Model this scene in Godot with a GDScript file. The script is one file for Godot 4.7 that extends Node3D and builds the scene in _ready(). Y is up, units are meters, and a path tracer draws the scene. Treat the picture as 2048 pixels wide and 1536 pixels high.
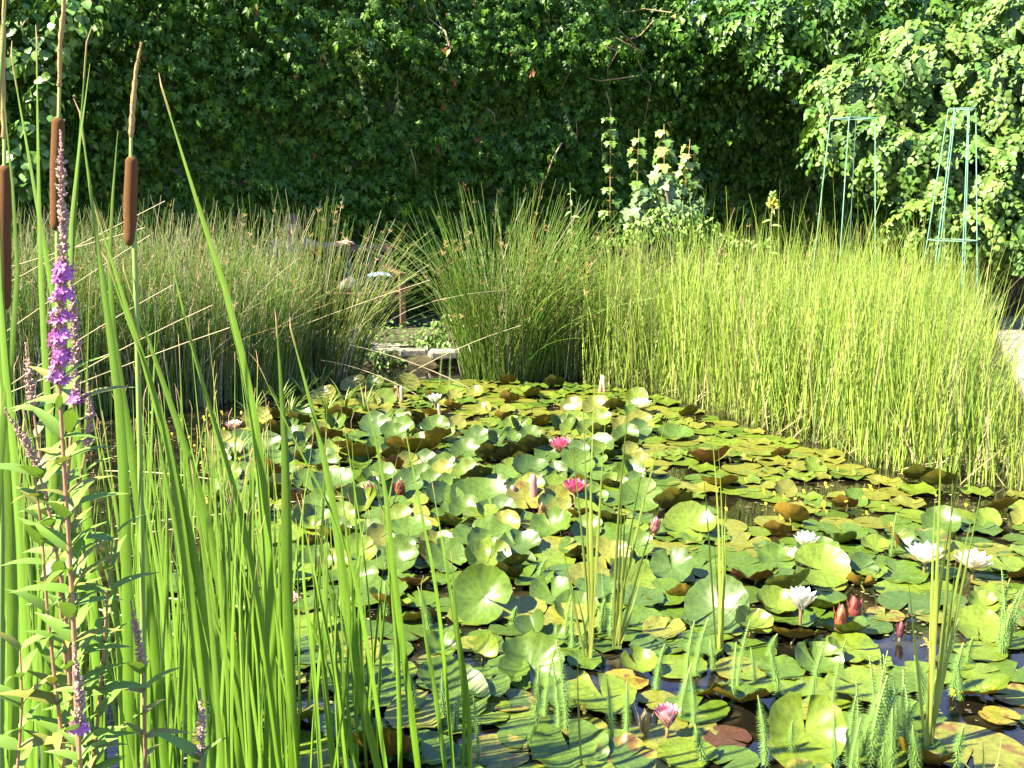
extends Node3D

# A garden pond full of water lilies, reeds and cattails before an ivy-grown wall.
# Pixel coordinates below are those of the 2048 x 1536 photograph; a pixel gives a direction only,
# the distance comes from the water, the ground or the thing's usual size.
const F := 2110.0
const EYE := Vector3(0, 1.75, 0)
const PITCH := -10.6
const WALL_TURN := 20.0

var look: Basis
var rng := RandomNumberGenerator.new()
var taken := {}
var M := {}
var fnoise := FastNoiseLite.new()


# ---------------------------------------------------------------- geometry collector
class G:
	var v := PackedVector3Array()
	var c := PackedColorArray()
	var u := PackedVector2Array()
	var ix := PackedInt32Array()

	func add(p: Vector3, col := Color.WHITE, uv := Vector2.ZERO) -> int:
		v.append(p)
		c.append(col)
		u.append(uv)
		return v.size() - 1

	func tri(a: int, b: int, d: int) -> void:
		ix.append(a)
		ix.append(b)
		ix.append(d)

	func quad(a: int, b: int, d: int, e: int) -> void:
		tri(a, b, d)
		tri(a, d, e)

	func put(m: ArrayMesh, mat: Material = null, flat := false) -> ArrayMesh:
		var vv := v
		var cc := c
		var uu := u
		var ii := ix
		if flat:
			vv = PackedVector3Array()
			cc = PackedColorArray()
			uu = PackedVector2Array()
			ii = PackedInt32Array()
			for k in ix.size():
				vv.append(v[ix[k]])
				cc.append(c[ix[k]])
				uu.append(u[ix[k]])
				ii.append(k)
		var n := PackedVector3Array()
		n.resize(vv.size())
		for k in range(0, ii.size(), 3):
			var a := vv[ii[k]]
			var q := (vv[ii[k + 2]] - a).cross(vv[ii[k + 1]] - a)
			n[ii[k]] += q
			n[ii[k + 1]] += q
			n[ii[k + 2]] += q
		for k in n.size():
			n[k] = n[k].normalized() if n[k].length_squared() > 1e-20 else Vector3.UP
		var arr := []
		arr.resize(Mesh.ARRAY_MAX)
		arr[Mesh.ARRAY_VERTEX] = vv
		arr[Mesh.ARRAY_NORMAL] = n
		arr[Mesh.ARRAY_COLOR] = cc
		arr[Mesh.ARRAY_TEX_UV] = uu
		arr[Mesh.ARRAY_INDEX] = ii
		m.add_surface_from_arrays(Mesh.PRIMITIVE_TRIANGLES, arr)
		if mat:
			m.surface_set_material(m.get_surface_count() - 1, mat)
		return m

	func mesh(mat: Material = null, flat := false) -> ArrayMesh:
		return put(ArrayMesh.new(), mat, flat)

	# a folded strip along a line of points
	func ribbon(pts: Array, ws: Array, side0: Vector3, fold: float, c0: Color, c1: Color) -> void:
		var n := pts.size()
		var prev := -1
		for i in n:
			var t: Vector3 = (pts[mini(i + 1, n - 1)] - pts[maxi(i - 1, 0)]).normalized()
			var s := (side0 - t * side0.dot(t)).normalized()
			var up := t.cross(s)
			var w: float = ws[i] * 0.5
			var f := float(i) / (n - 1)
			var col := c0.lerp(c1, f)
			var a := add(pts[i] - s * w + up * (fold * w), col, Vector2(0, f))
			add(pts[i], col, Vector2(0.5, f))
			add(pts[i] + s * w + up * (fold * w), col, Vector2(1, f))
			if prev >= 0:
				quad(prev, prev + 1, a + 1, a)
				quad(prev + 1, prev + 2, a + 2, a + 1)
			prev = a

	func tube(pts: Array, rs: Array, sides: int, c0: Color, c1: Color) -> void:
		var n := pts.size()
		var prev := -1
		var ref := Vector3.RIGHT
		for i in n:
			var t: Vector3 = (pts[mini(i + 1, n - 1)] - pts[maxi(i - 1, 0)]).normalized()
			if absf(ref.dot(t)) > 0.93:
				ref = Vector3.FORWARD if absf(t.z) < 0.9 else Vector3.UP
			var s := (ref - t * ref.dot(t)).normalized()
			var o := t.cross(s)
			var f := float(i) / (n - 1)
			var first := v.size()
			for k in sides + 1:
				var a := TAU * k / sides
				add(pts[i] + (s * cos(a) + o * sin(a)) * rs[i], c0.lerp(c1, f), Vector2(float(k) / sides, f))
			if prev >= 0:
				for k in sides:
					quad(prev + k, first + k, first + k + 1, prev + k + 1)
			prev = first
		var e := add(pts[n - 1], c1, Vector2(0.5, 1))
		for k in sides:
			tri(prev + k, e, prev + k + 1)
		var b := add(pts[0], c0, Vector2(0.5, 0))
		for k in sides:
			tri(k + (prev - (n - 1) * (sides + 1)), k + 1 + (prev - (n - 1) * (sides + 1)), b)

	# a box with chamfered long edges, along the three axes of a basis
	func box(at: Vector3, size: Vector3, b := Basis.IDENTITY, col := Color.WHITE, ch := 0.006) -> void:
		var h := size * 0.5
		var k := minf(ch, minf(h.x, minf(h.y, h.z)) * 0.4)
		var lv := []
		for sy in [-1, 1]:
			for inset in ([1, 0] if sy < 0 else [0, 1]):
				var yy: float = sy * (h.y - (0.0 if inset == 1 else k))
				var ex := h.x - (k if inset == 1 else 0.0)
				var ez := h.z - (k if inset == 1 else 0.0)
				var ring := []
				for q in [[-1, -1, 0], [-1, -1, 1], [1, -1, 1], [1, -1, 0], [1, 1, 0], [1, 1, 1], [-1, 1, 1], [-1, 1, 0]]:
					var px: float = q[0] * ex
					var pz: float = q[1] * ez
					if q[2] == 0:
						pz -= q[1] * k
					else:
						px -= q[0] * k
					ring.append(add(at + b * Vector3(px, yy, pz), col, Vector2(px + pz, yy)))
				lv.append(ring)
		for r in 3:
			for i in 8:
				var j := (i + 1) % 8
				quad(lv[r][i], lv[r + 1][i], lv[r + 1][j], lv[r][j])
		for i in range(1, 7):
			tri(lv[3][0], lv[3][i + 1], lv[3][i])
			tri(lv[0][0], lv[0][i], lv[0][i + 1])


# ---------------------------------------------------------------- small helpers
func ray(px: float, py: float) -> Vector3:
	return look * Vector3((px - 1024.0) / F, -(py - 768.0) / F, -1.0)

func on_level(px: float, py: float, y := 0.0) -> Vector3:
	var d := ray(px, py)
	return EYE + d * ((y - EYE.y) / d.y)

func at_dist(px: float, py: float, dist: float) -> Vector3:
	var d := ray(px, py)
	return EYE + d * (dist / -d.z)

func rf(a: float, b: float) -> float:
	return rng.randf_range(a, b)

func pick(a: Array):
	return a[rng.randi() % a.size()]

func numbered(called: String) -> String:
	var k: int = taken.get(called, 0)
	taken[called] = k + 1
	return called if k == 0 else "%s_%03d" % [called, k]

func tag(o: Node, label: String, category: String, group := "", kind := "") -> Node:
	if label: o.set_meta("label", label)
	if category: o.set_meta("category", category)
	if group: o.set_meta("group", group)
	if kind: o.set_meta("kind", kind)
	return o

func thing(called: String, label: String, category: String, at := Vector3.ZERO, group := "") -> Node3D:
	var o := Node3D.new()
	o.name = numbered(called)
	add_child(o)
	o.position = at
	tag(o, label, category, group)
	return o

func part(parent: Node, called: String, mesh: Mesh, mat: Material = null, xf := Transform3D.IDENTITY) -> MeshInstance3D:
	var o := MeshInstance3D.new()
	o.name = called
	o.mesh = mesh
	if mat: o.material_override = mat
	parent.add_child(o, true)
	o.transform = xf
	return o

func single(called: String, label: String, category: String, mesh: Mesh, mat: Material = null, xf := Transform3D.IDENTITY, group := "") -> MeshInstance3D:
	var o := part(self, numbered(called), mesh, mat, xf)
	tag(o, label, category, group)
	return o

func copy(o: Node3D, at: Vector3, turn: float, label := "", group := "") -> Node3D:
	var base: String = o.name
	if base.length() > 4 and base.substr(base.length() - 3).is_valid_int() and base[base.length() - 4] == "_":
		base = base.substr(0, base.length() - 4)
	var c: Node3D = o.duplicate()
	c.name = numbered(base)
	add_child(c)
	c.position = at
	c.rotation.y = turn
	if label: c.set_meta("label", label)
	if group: c.set_meta("group", group)
	return c

func many(parent: Node, called: String, mesh: Mesh, mat: Material, xfs: Array, cols: Array) -> MultiMeshInstance3D:
	var mm := MultiMesh.new()
	mm.transform_format = MultiMesh.TRANSFORM_3D
	mm.use_colors = true
	mm.mesh = mesh
	mm.instance_count = xfs.size()
	for i in xfs.size():
		mm.set_instance_transform(i, xfs[i])
		mm.set_instance_color(i, cols[i])
	var o := MultiMeshInstance3D.new()
	o.name = called
	o.multimesh = mm
	if mat: o.material_override = mat
	parent.add_child(o, true)
	o.set_meta("kind", "stuff")
	return o

func frame(d: Vector3, n: Vector3) -> Basis:
	var z := d.normalized()
	var x := n.cross(z)
	x = x.normalized() if x.length() > 1e-4 else z.cross(Vector3(0.3, 0.2, 0.9)).normalized()
	return Basis(x, z.cross(x), z)

func mat(called: String, lin: Color, rough := 0.6, back := 0.0, spec := 0.5) -> StandardMaterial3D:
	var m := StandardMaterial3D.new()
	m.resource_name = called
	m.albedo_color = lin.linear_to_srgb()
	m.roughness = rough
	m.metallic_specular = spec
	m.vertex_color_use_as_albedo = true
	if back > 0.0:
		m.backlight_enabled = true
		m.backlight = Color(back, back, back * 0.55).linear_to_srgb()
	M[called] = m
	return m

func noise_tex(freq: float, stops: Array, size := 512, octaves := 4, sd := 1, normal := 0.0) -> NoiseTexture2D:
	var n := FastNoiseLite.new()
	n.seed = sd
	n.frequency = freq
	n.fractal_octaves = octaves
	var t := NoiseTexture2D.new()
	t.width = size
	t.height = size
	t.seamless = true
	t.noise = n
	if normal > 0.0:
		t.as_normal_map = true
		t.bump_strength = normal
	else:
		var g := Gradient.new()
		g.offsets = PackedFloat32Array()
		g.colors = PackedColorArray()
		for s in stops:
			g.add_point(s[0], s[1].linear_to_srgb())
		t.color_ramp = g
	return t

func curve(a: Vector3, b: Vector3, c: Vector3, n: int) -> Array:
	# through b at the middle
	var q := b * 2.0 - (a + c) * 0.5
	var out := []
	for i in n + 1:
		var t := float(i) / n
		out.append(a * (1 - t) * (1 - t) + q * 2.0 * t * (1 - t) + c * t * t)
	return out

func blade_widths(w: float, n: int, taper := 0.35) -> Array:
	var out := []
	for i in n + 1:
		var t := float(i) / n
		var k := 0.75 + 0.25 * minf(1.0, t * 4.0)
		if t > 1.0 - taper - 0.25:
			k *= clampf(pow((1.0 - t) / (taper + 0.25), 0.8), 0.05, 1.0)
		out.append(w * k)
	return out

# leaf with a crease, tip along +Z, upper side +Y
func leaf_mesh(length: float, prof: Array, fold: float, droop: float, tip := Color.WHITE) -> ArrayMesh:
	var g := G.new()
	var pts := []
	var ws := []
	for p in prof:
		var t: float = p[0]
		pts.append(Vector3(0, -droop * length * t * t, length * t * (1.0 - 0.15 * droop * t)))
		ws.append(p[1] * length)
	g.ribbon(pts, ws, Vector3.RIGHT, fold, Color.WHITE, tip)
	return g.mesh()

# a flat outline with a crease along the middle (lobed leaves); outline is one half, from base to tip
func lobed_leaf(half: Array, size: float, fold: float, droop: float) -> ArrayMesh:
	var g := G.new()
	for s in [-1.0, 1.0]:
		var mid := []
		var rim := []
		for p in half:
			var z: float = p.y * size
			var x: float = p.x * size * s
			rim.append(g.add(Vector3(x, absf(x) * fold - droop * z * z / size, z)))
			mid.append(g.add(Vector3(0, -droop * z * z / size, z)))
		for i in half.size() - 1:
			if s > 0:
				g.quad(mid[i], rim[i], rim[i + 1], mid[i + 1])
			else:
				g.quad(mid[i], mid[i + 1], rim[i + 1], rim[i])
	return g.mesh()


func _ready() -> void:
	rng.seed = 20240607
	fnoise.seed = 7
	fnoise.frequency = 1.0
	look = Basis(Vector3.RIGHT, deg_to_rad(PITCH))

	# --- camera
	var cam := Camera3D.new()
	cam.name = "camera"
	cam.position = EYE
	cam.basis = look
	cam.fov = rad_to_deg(2.0 * atan(768.0 / F))
	cam.near = 0.05
	cam.far = 400.0
	add_child(cam)
	cam.current = true

	# --- sky, exposure
	var sky_mat := ProceduralSkyMaterial.new()
	sky_mat.sky_top_color = Color(0.36, 0.50, 0.78)
	sky_mat.sky_horizon_color = Color(0.86, 0.89, 0.93)
	sky_mat.sky_curve = 0.18
	sky_mat.ground_bottom_color = Color(0.22, 0.26, 0.14)
	sky_mat.ground_horizon_color = Color(0.50, 0.58, 0.50)
	sky_mat.sun_angle_max = 1.0
	var sky := Sky.new()
	sky.sky_material = sky_mat
	var env := Environment.new()
	env.background_mode = Environment.BG_SKY
	env.sky = sky
	env.background_energy_multiplier = 0.58
	env.tonemap_mode = Environment.TONE_MAPPER_LINEAR
	env.tonemap_exposure = 5.1
	env.sdfgi_enabled = true
	env.ssao_enabled = true
	env.ssil_enabled = true
	var we := WorldEnvironment.new()
	we.name = "world_environment"
	we.environment = env
	add_child(we)

	# --- sun, high on the left and a little on the camera's side
	var sun := DirectionalLight3D.new()
	sun.name = "sun"
	var to_sun := Vector3(-0.80, 0.84, 0.32).normalized()
	sun.basis = Basis.looking_at(-to_sun, Vector3.UP)
	sun.light_energy = 1.6
	sun.light_color = Color(1.0, 0.95, 0.83)
	sun.light_angular_distance = 0.5
	sun.shadow_enabled = true
	add_child(sun)

	materials()
	print("setting"); setting()
	print("wall"); wall_and_ivy()
	print("tree"); tree()
	print("bench"); bench_and_person()
	print("supports"); supports()
	print("saplings"); saplings()
	print("rushes"); rushes()
	print("reeds"); reeds()
	print("lilies"); lilies()
	print("flowers"); lily_flowers()
	print("marestail"); marestails()
	print("small"); small_water_plants()
	print("sedges"); sedges()
	print("cattails"); cattails()
	print("loosestrife"); loosestrife()
	print("done")


# ---------------------------------------------------------------- materials
func materials() -> void:
	# water lily leaf: radial veins and a fine mottle
	var im := Image.create(256, 256, false, Image.FORMAT_RGB8)
	var n := FastNoiseLite.new()
	n.seed = 3
	n.frequency = 0.03
	n.fractal_octaves = 4
	for y in 256:
		for x in 256:
			var p := Vector2(x - 127.5, y - 127.5) / 127.5
			var a := p.angle()
			var r := p.length()
			var vein := pow(absf(cos(a * 9.0 + 0.5 * sin(r * 5.0))), 26.0) * clampf(1.15 - r, 0, 1)
			var m := 0.93 + 0.16 * n.get_noise_2d(x, y) + 0.1 * n.get_noise_2d(x * 5.0, y * 5.0)
			var k := clampf(m + 0.20 * vein, 0, 1)
			im.set_pixel(x, y, Color(clampf(k + 0.08 * vein, 0, 1), k, clampf(k - 0.03, 0, 1)))
	var pad_tex := ImageTexture.create_from_image(im)
	var p1 := mat("lily_pad_upper", Color(1, 1, 1), 0.36, 0.5, 0.5)
	p1.albedo_texture = pad_tex
	var p2 := mat("lily_pad_under", Color(1, 1, 1), 0.5, 0.75)
	p2.albedo_texture = pad_tex
	var bi := Image.create(64, 256, false, Image.FORMAT_RGB8)
	var bn := FastNoiseLite.new()
	bn.seed = 9
	bn.frequency = 0.05
	for y in 256:
		for x in 64:
			var k := 0.95 + 0.16 * bn.get_noise_2d(x * 9.0, y * 0.35) + 0.10 * bn.get_noise_2d(x * 0.5 + 300.0, y * 0.9) - 0.06 * absf(x - 31.5) / 31.5
			if bn.get_noise_2d(x * 2.2 + 70.0, y * 2.6) > 0.62: k *= 0.8
			bi.set_pixel(x, y, Color(clampf(k * 1.04, 0, 1), clampf(k, 0, 1), clampf(k * 0.92, 0, 1)))
	var blm := mat("blade", Color(1, 1, 1), 0.38, 0.5)
	blm.albedo_texture = ImageTexture.create_from_image(bi)
	mat("reed", Color(1, 1, 1), 0.5, 0.55)
	mat("stem", Color(1, 1, 1), 0.6)
	mat("straw", Color(1, 1, 1), 0.7)
	mat("leaf", Color(1, 1, 1), 0.42, 0.35)
	mat("ivy_leaf", Color(1, 1, 1), 0.45, 0.3, 0.35)
	mat("petal", Color(1, 1, 1), 0.5, 0.5)
	mat("plain", Color(1, 1, 1), 0.8)
	var br := mat("cattail_brown", Color(1, 1, 1), 0.95)
	br.albedo_texture = noise_tex(0.09, [[0.0, Color(0.075, 0.028, 0.006)], [0.5, Color(0.135, 0.054, 0.009)], [1.0, Color(0.22, 0.095, 0.018)]], 256, 4, 6)
	br.normal_enabled = true
	br.normal_texture = noise_tex(0.2, [], 256, 2, 5, 6.0)
	br.uv1_scale = Vector3(2, 8, 1)
	var po := mat("pollen_spike", Color(1, 1, 1), 0.95)
	po.albedo_texture = noise_tex(0.16, [[0.0, Color(0.16, 0.09, 0.035)], [0.45, Color(0.33, 0.22, 0.09)], [1.0, Color(0.52, 0.40, 0.19)]], 256, 3, 8)
	po.uv1_scale = Vector3(1, 6, 1)

	var gr := mat("soil", Color(1, 1, 1), 0.95)
	gr.albedo_texture = noise_tex(0.02, [[0.0, Color(0.035, 0.028, 0.016)], [0.45, Color(0.07, 0.055, 0.03)], [0.7, Color(0.055, 0.065, 0.022)], [1.0, Color(0.14, 0.11, 0.07)]], 1024, 6, 11)
	gr.uv1_triplanar = true
	gr.uv1_world_triplanar = true
	gr.uv1_scale = Vector3(0.6, 0.6, 0.6)
	gr.heightmap_enabled = false

	var wt := mat("water", Color(1, 1, 1), 0.03, 0.0, 0.5)
	wt.albedo_texture = noise_tex(0.012, [[0.0, Color(0.004, 0.004, 0.003)], [0.5, Color(0.008, 0.007, 0.004)], [0.68, Color(0.024, 0.020, 0.009)], [1.0, Color(0.05, 0.04, 0.018)]], 1024, 5, 21)
	wt.uv1_triplanar = true
	wt.uv1_world_triplanar = true
	wt.uv1_scale = Vector3(0.35, 0.35, 0.35)
	wt.normal_enabled = true
	wt.normal_texture = noise_tex(0.008, [], 512, 3, 31, 1.2)
	wt.normal_scale = 0.35

	var st := mat("paving", Color(1, 1, 1), 0.9)
	st.albedo_texture = noise_tex(0.02, [[0.0, Color(0.16, 0.14, 0.11)], [0.5, Color(0.32, 0.29, 0.24)], [0.75, Color(0.42, 0.39, 0.34)], [1.0, Color(0.22, 0.24, 0.16)]], 512, 6, 41)
	st.uv1_triplanar = true
	st.uv1_world_triplanar = true
	st.uv1_scale = Vector3(0.9, 0.9, 0.9)
	var wl := mat("wall_stone", Color(1, 1, 1), 0.95)
	wl.albedo_texture = noise_tex(0.03, [[0.0, Color(0.12, 0.10, 0.09)], [0.5, Color(0.25, 0.21, 0.18)], [1.0, Color(0.36, 0.31, 0.27)]], 512, 6, 43)
	wl.uv1_triplanar = true
	wl.uv1_world_triplanar = true
	wl.uv1_scale = Vector3(1.2, 1.2, 1.2)
	var wd := mat("bench_wood", Color(1, 1, 1), 0.65)
	wd.albedo_texture = noise_tex(0.03, [[0.0, Color(0.09, 0.05, 0.025)], [0.5, Color(0.16, 0.09, 0.045)], [1.0, Color(0.24, 0.15, 0.08)]], 512, 5, 51)
	wd.uv1_triplanar = true
	wd.uv1_scale = Vector3(1.0, 6.0, 6.0)
	var bk := mat("bark", Color(1, 1, 1), 0.95)
	bk.albedo_texture = noise_tex(0.04, [[0.0, Color(0.03, 0.022, 0.016)], [0.6, Color(0.09, 0.07, 0.05)], [1.0, Color(0.16, 0.13, 0.10)]], 256, 5, 61)
	bk.uv1_scale = Vector3(3, 1, 1)
	var gm := mat("green_metal", Color(0.17, 0.36, 0.26), 0.5)
	gm.resource_name = "green_metal"


# ---------------------------------------------------------------- ground, water, paving
var pond := PackedVector2Array([Vector2(-5.5, -1.55), Vector2(5.5, -1.55), Vector2(6.0, -5.0), Vector2(5.0, -7.2), Vector2(3.75, -7.95), Vector2(4.75, -10.7), Vector2(3.4, -11.5), Vector2(1.0, -11.2), Vector2(-0.4, -10.35), Vector2(-1.7, -10.3), Vector2(-2.5, -9.7), Vector2(-3.6, -8.5), Vector2(-4.6, -6.6), Vector2(-5.3, -4.0)])

func pond_inside(x: float, z: float) -> float:   # signed: > 0 inside, metres
	var p := Vector2(x, z)
	var d := 1e9
	for i in pond.size():
		d = minf(d, p.distance_to(Geometry2D.get_closest_point_to_segment(p, pond[i], pond[(i + 1) % pond.size()])))
	return d if Geometry2D.is_point_in_polygon(p, pond) else -d

func ground_y(x: float, z: float) -> float:
	var s := pond_inside(x, z)
	return lerpf(0.13, -0.55, smoothstep(-0.12, 0.3, s)) + 0.03 * fnoise.get_noise_2d(x * 0.7, z * 0.7) * smoothstep(0.0, 0.6, -s)

func setting() -> void:
	var xs := []
	for k in range(-60, 61):
		xs.append(k * 0.17 if absi(k) <= 42 else signf(k) * (7.14 + pow(absi(k) - 42, 1.75) * 0.42))
	var zs := []
	for k in 100:
		zs.append(1.5 - k * 0.15)
	for k in range(1, 24):
		zs.append(-13.35 - pow(k, 1.6) * 0.4)
	zs.push_front(5.0)
	zs.push_front(20.0)
	zs.push_front(60.0)
	var g := G.new()
	for z in zs:
		for x in xs:
			g.add(Vector3(x, ground_y(x, z), z))
	var w := xs.size()
	for j in zs.size() - 1:
		for i in w - 1:
			g.quad(j * w + i, (j + 1) * w + i, (j + 1) * w + i + 1, j * w + i + 1)
	var go := part(self, "ground", g.mesh(), M.soil)
	go.set_meta("kind", "structure")

	# water: a sheet with the pond's own outline, a hand wider so that it runs under the bank
	var grown: Array = Geometry2D.offset_polygon(pond, 0.12)
	var poly: PackedVector2Array = grown[0]
	var t := Geometry2D.triangulate_polygon(poly)
	var gw := G.new()
	for p in poly:
		gw.add(Vector3(p.x, 0, p.y))
	for k in range(0, t.size(), 3):
		var a := poly[t[k]]
		var b := poly[t[k + 1]]
		var c := poly[t[k + 2]]
		if (b - a).cross(c - a) > 0:
			gw.tri(t[k], t[k + 1], t[k + 2])
		else:
			gw.tri(t[k], t[k + 2], t[k + 1])
	var wo := part(self, "pond_water", gw.mesh(), M.water)
	wo.set_meta("kind", "structure")

	# paved edge on the right: slabs with open joints
	var pv := thing("stone_pavement", "pale stone paving beside the reeds at the pond edge", "pavement")
	pv.set_meta("kind", "structure")
	var dirv := Vector3(1.55, 0, -4.0).normalized()
	var across := Vector3(-dirv.z, 0, dirv.x)
	var b := Basis(across, Vector3.UP, -dirv)
	var start := Vector3(3.85, 0.10, -7.75)
	var s := 0.0
	while s < 5.4:
		var ln := rf(0.5, 0.8)
		var q := 0.0
		while q < 3.2:
			var wd := rf(0.55, 0.95)
			var gg := G.new()
			var hh := rf(0.09, 0.12)
			var tone := rf(0.75, 1.15)
			gg.box(Vector3(0, hh * 0.5, 0), Vector3(wd - 0.02, hh, ln - 0.02), Basis.IDENTITY, Color(tone, tone, tone * 0.97), 0.012)
			part(pv, "slab", gg.mesh(null, true), M.paving, Transform3D(b * Basis(Vector3(rf(-1, 1), 0, rf(-1, 1)).normalized(), rf(0, 0.012)), start + dirv * (s + ln * 0.5) + across * (q + wd * 0.5) + Vector3(0, rf(-0.012, 0.008), 0)))
			q += wd
		s += ln
	# the kerb stones that face the water
	s = 0.0
	while s < 3.0:
		var ln2 := rf(0.35, 0.6)
		var gk := G.new()
		var tn := rf(0.55, 0.8)
		gk.box(Vector3.ZERO, Vector3(0.22, 0.3, ln2 - 0.015), Basis.IDENTITY, Color(tn, tn, tn), 0.02)
		part(pv, "kerb_stone", gk.mesh(null, true), M.paving, Transform3D(Basis(dirv, Vector3.UP, across), Vector3(3.85, 0.02, -7.66) + across * (s + ln2 * 0.5)))
		s += ln2

	# flat stones on the far bank, before the bench
	for q in [[700, 688, 0.55], [752, 686, 0.45], [795, 689, 0.40], [845, 690, 0.5], [905, 693, 0.5], [650, 690, 0.5]]:
		var gs := G.new()
		var tq := rf(0.9, 1.2)
		gs.box(Vector3.ZERO, Vector3(q[2], 0.08, rf(0.28, 0.4)), Basis.IDENTITY, Color(tq, tq, tq * 0.94), 0.02)
		var at := on_level(q[0], q[1], 0.17)
		single("edging_stone", "flat pale edging stone on the far bank before the bench", "stone", gs.mesh(null, true), M.paving, Transform3D(Basis(Vector3.UP, rf(-0.3, 0.3)), Vector3(at.x, 0.11, at.z)), "flat stones along the far bank")


# ---------------------------------------------------------------- wall and climbers
const WALL_O := Vector3(0, 0, -14.0)

func wall_u() -> Vector3:
	var t := deg_to_rad(WALL_TURN)
	return Vector3(cos(t), 0, -sin(t))

func wall_n() -> Vector3:
	var t := deg_to_rad(WALL_TURN)
	return Vector3(sin(t), 0, cos(t))

func wall_top(u: float) -> float:
	return 4.62 - 0.56 * exp(-pow((u - 2.66) / 0.35, 2.0)) + 0.2 * fnoise.get_noise_1d(u * 0.9) + (0.5 if u > 2.2 else 0.0) * smoothstep(2.2, 3.6, u)

func ivy_depth(u: float, v: float) -> float:
	var a := fnoise.get_noise_2d(u * 0.55 + 40.0, v * 0.75)
	var b := fnoise.get_noise_2d(u * 1.7, v * 2.2 + 17.0)
	var over := 0.42 * smoothstep(2.2, 3.6, v)
	var low := 0.12 * smoothstep(1.2, 0.2, v)
	var spray := fnoise.get_noise_2d(u * 2.9 + 5.0, v * 3.6 - 9.0)
	var tier := maxf(0.0, sin(v * 4.1 + 5.0 * fnoise.get_noise_2d(u * 0.5 + 3.0, v * 0.2)))
	return maxf(0.02, 0.26 + 0.50 * a + 0.26 * b + 0.40 * spray + 0.22 * tier + over - low)

func palmate_mesh(sd: int) -> ArrayMesh:
	var g := G.new()
	var r := RandomNumberGenerator.new()
	r.seed = sd
	for k in 5:
		var a := deg_to_rad(-105.0 + 52.5 * k + r.randf_range(-8, 8))
		var ln := (0.062 if k == 2 else 0.052 if k in [1, 3] else 0.038) * r.randf_range(0.9, 1.12)
		var d := Vector3(sin(a), r.randf_range(-0.35, 0.1), cos(a)).normalized()
		var s := Vector3.UP.cross(d).normalized()
		var p := [d * 0.006, d * ln * 0.35, d * ln * 0.68 - Vector3.UP * ln * 0.06, d * ln - Vector3.UP * ln * 0.2]
		g.ribbon(p, [0.006, ln * 0.42, ln * 0.36, 0.002], s, 0.25, Color.WHITE, Color(0.9, 0.95, 0.9))
	return g.mesh()

const IVY_HALF := [Vector2(0, 0), Vector2(0.22, -0.12), Vector2(0.46, 0.08), Vector2(0.30, 0.34), Vector2(0.36, 0.52), Vector2(0.17, 0.66), Vector2(0.0, 1.0)]
const HEART_HALF := [Vector2(0, 0.06), Vector2(0.20, -0.07), Vector2(0.42, 0.05), Vector2(0.52, 0.30), Vector2(0.46, 0.55), Vector2(0.27, 0.78), Vector2(0.0, 1.0)]
const MAPLE_HALF := [Vector2(0, 0), Vector2(0.16, -0.10), Vector2(0.42, 0.02), Vector2(0.30, 0.20), Vector2(0.62, 0.42), Vector2(0.40, 0.48), Vector2(0.24, 0.56), Vector2(0.26, 0.76), Vector2(0.0, 1.0)]

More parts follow.
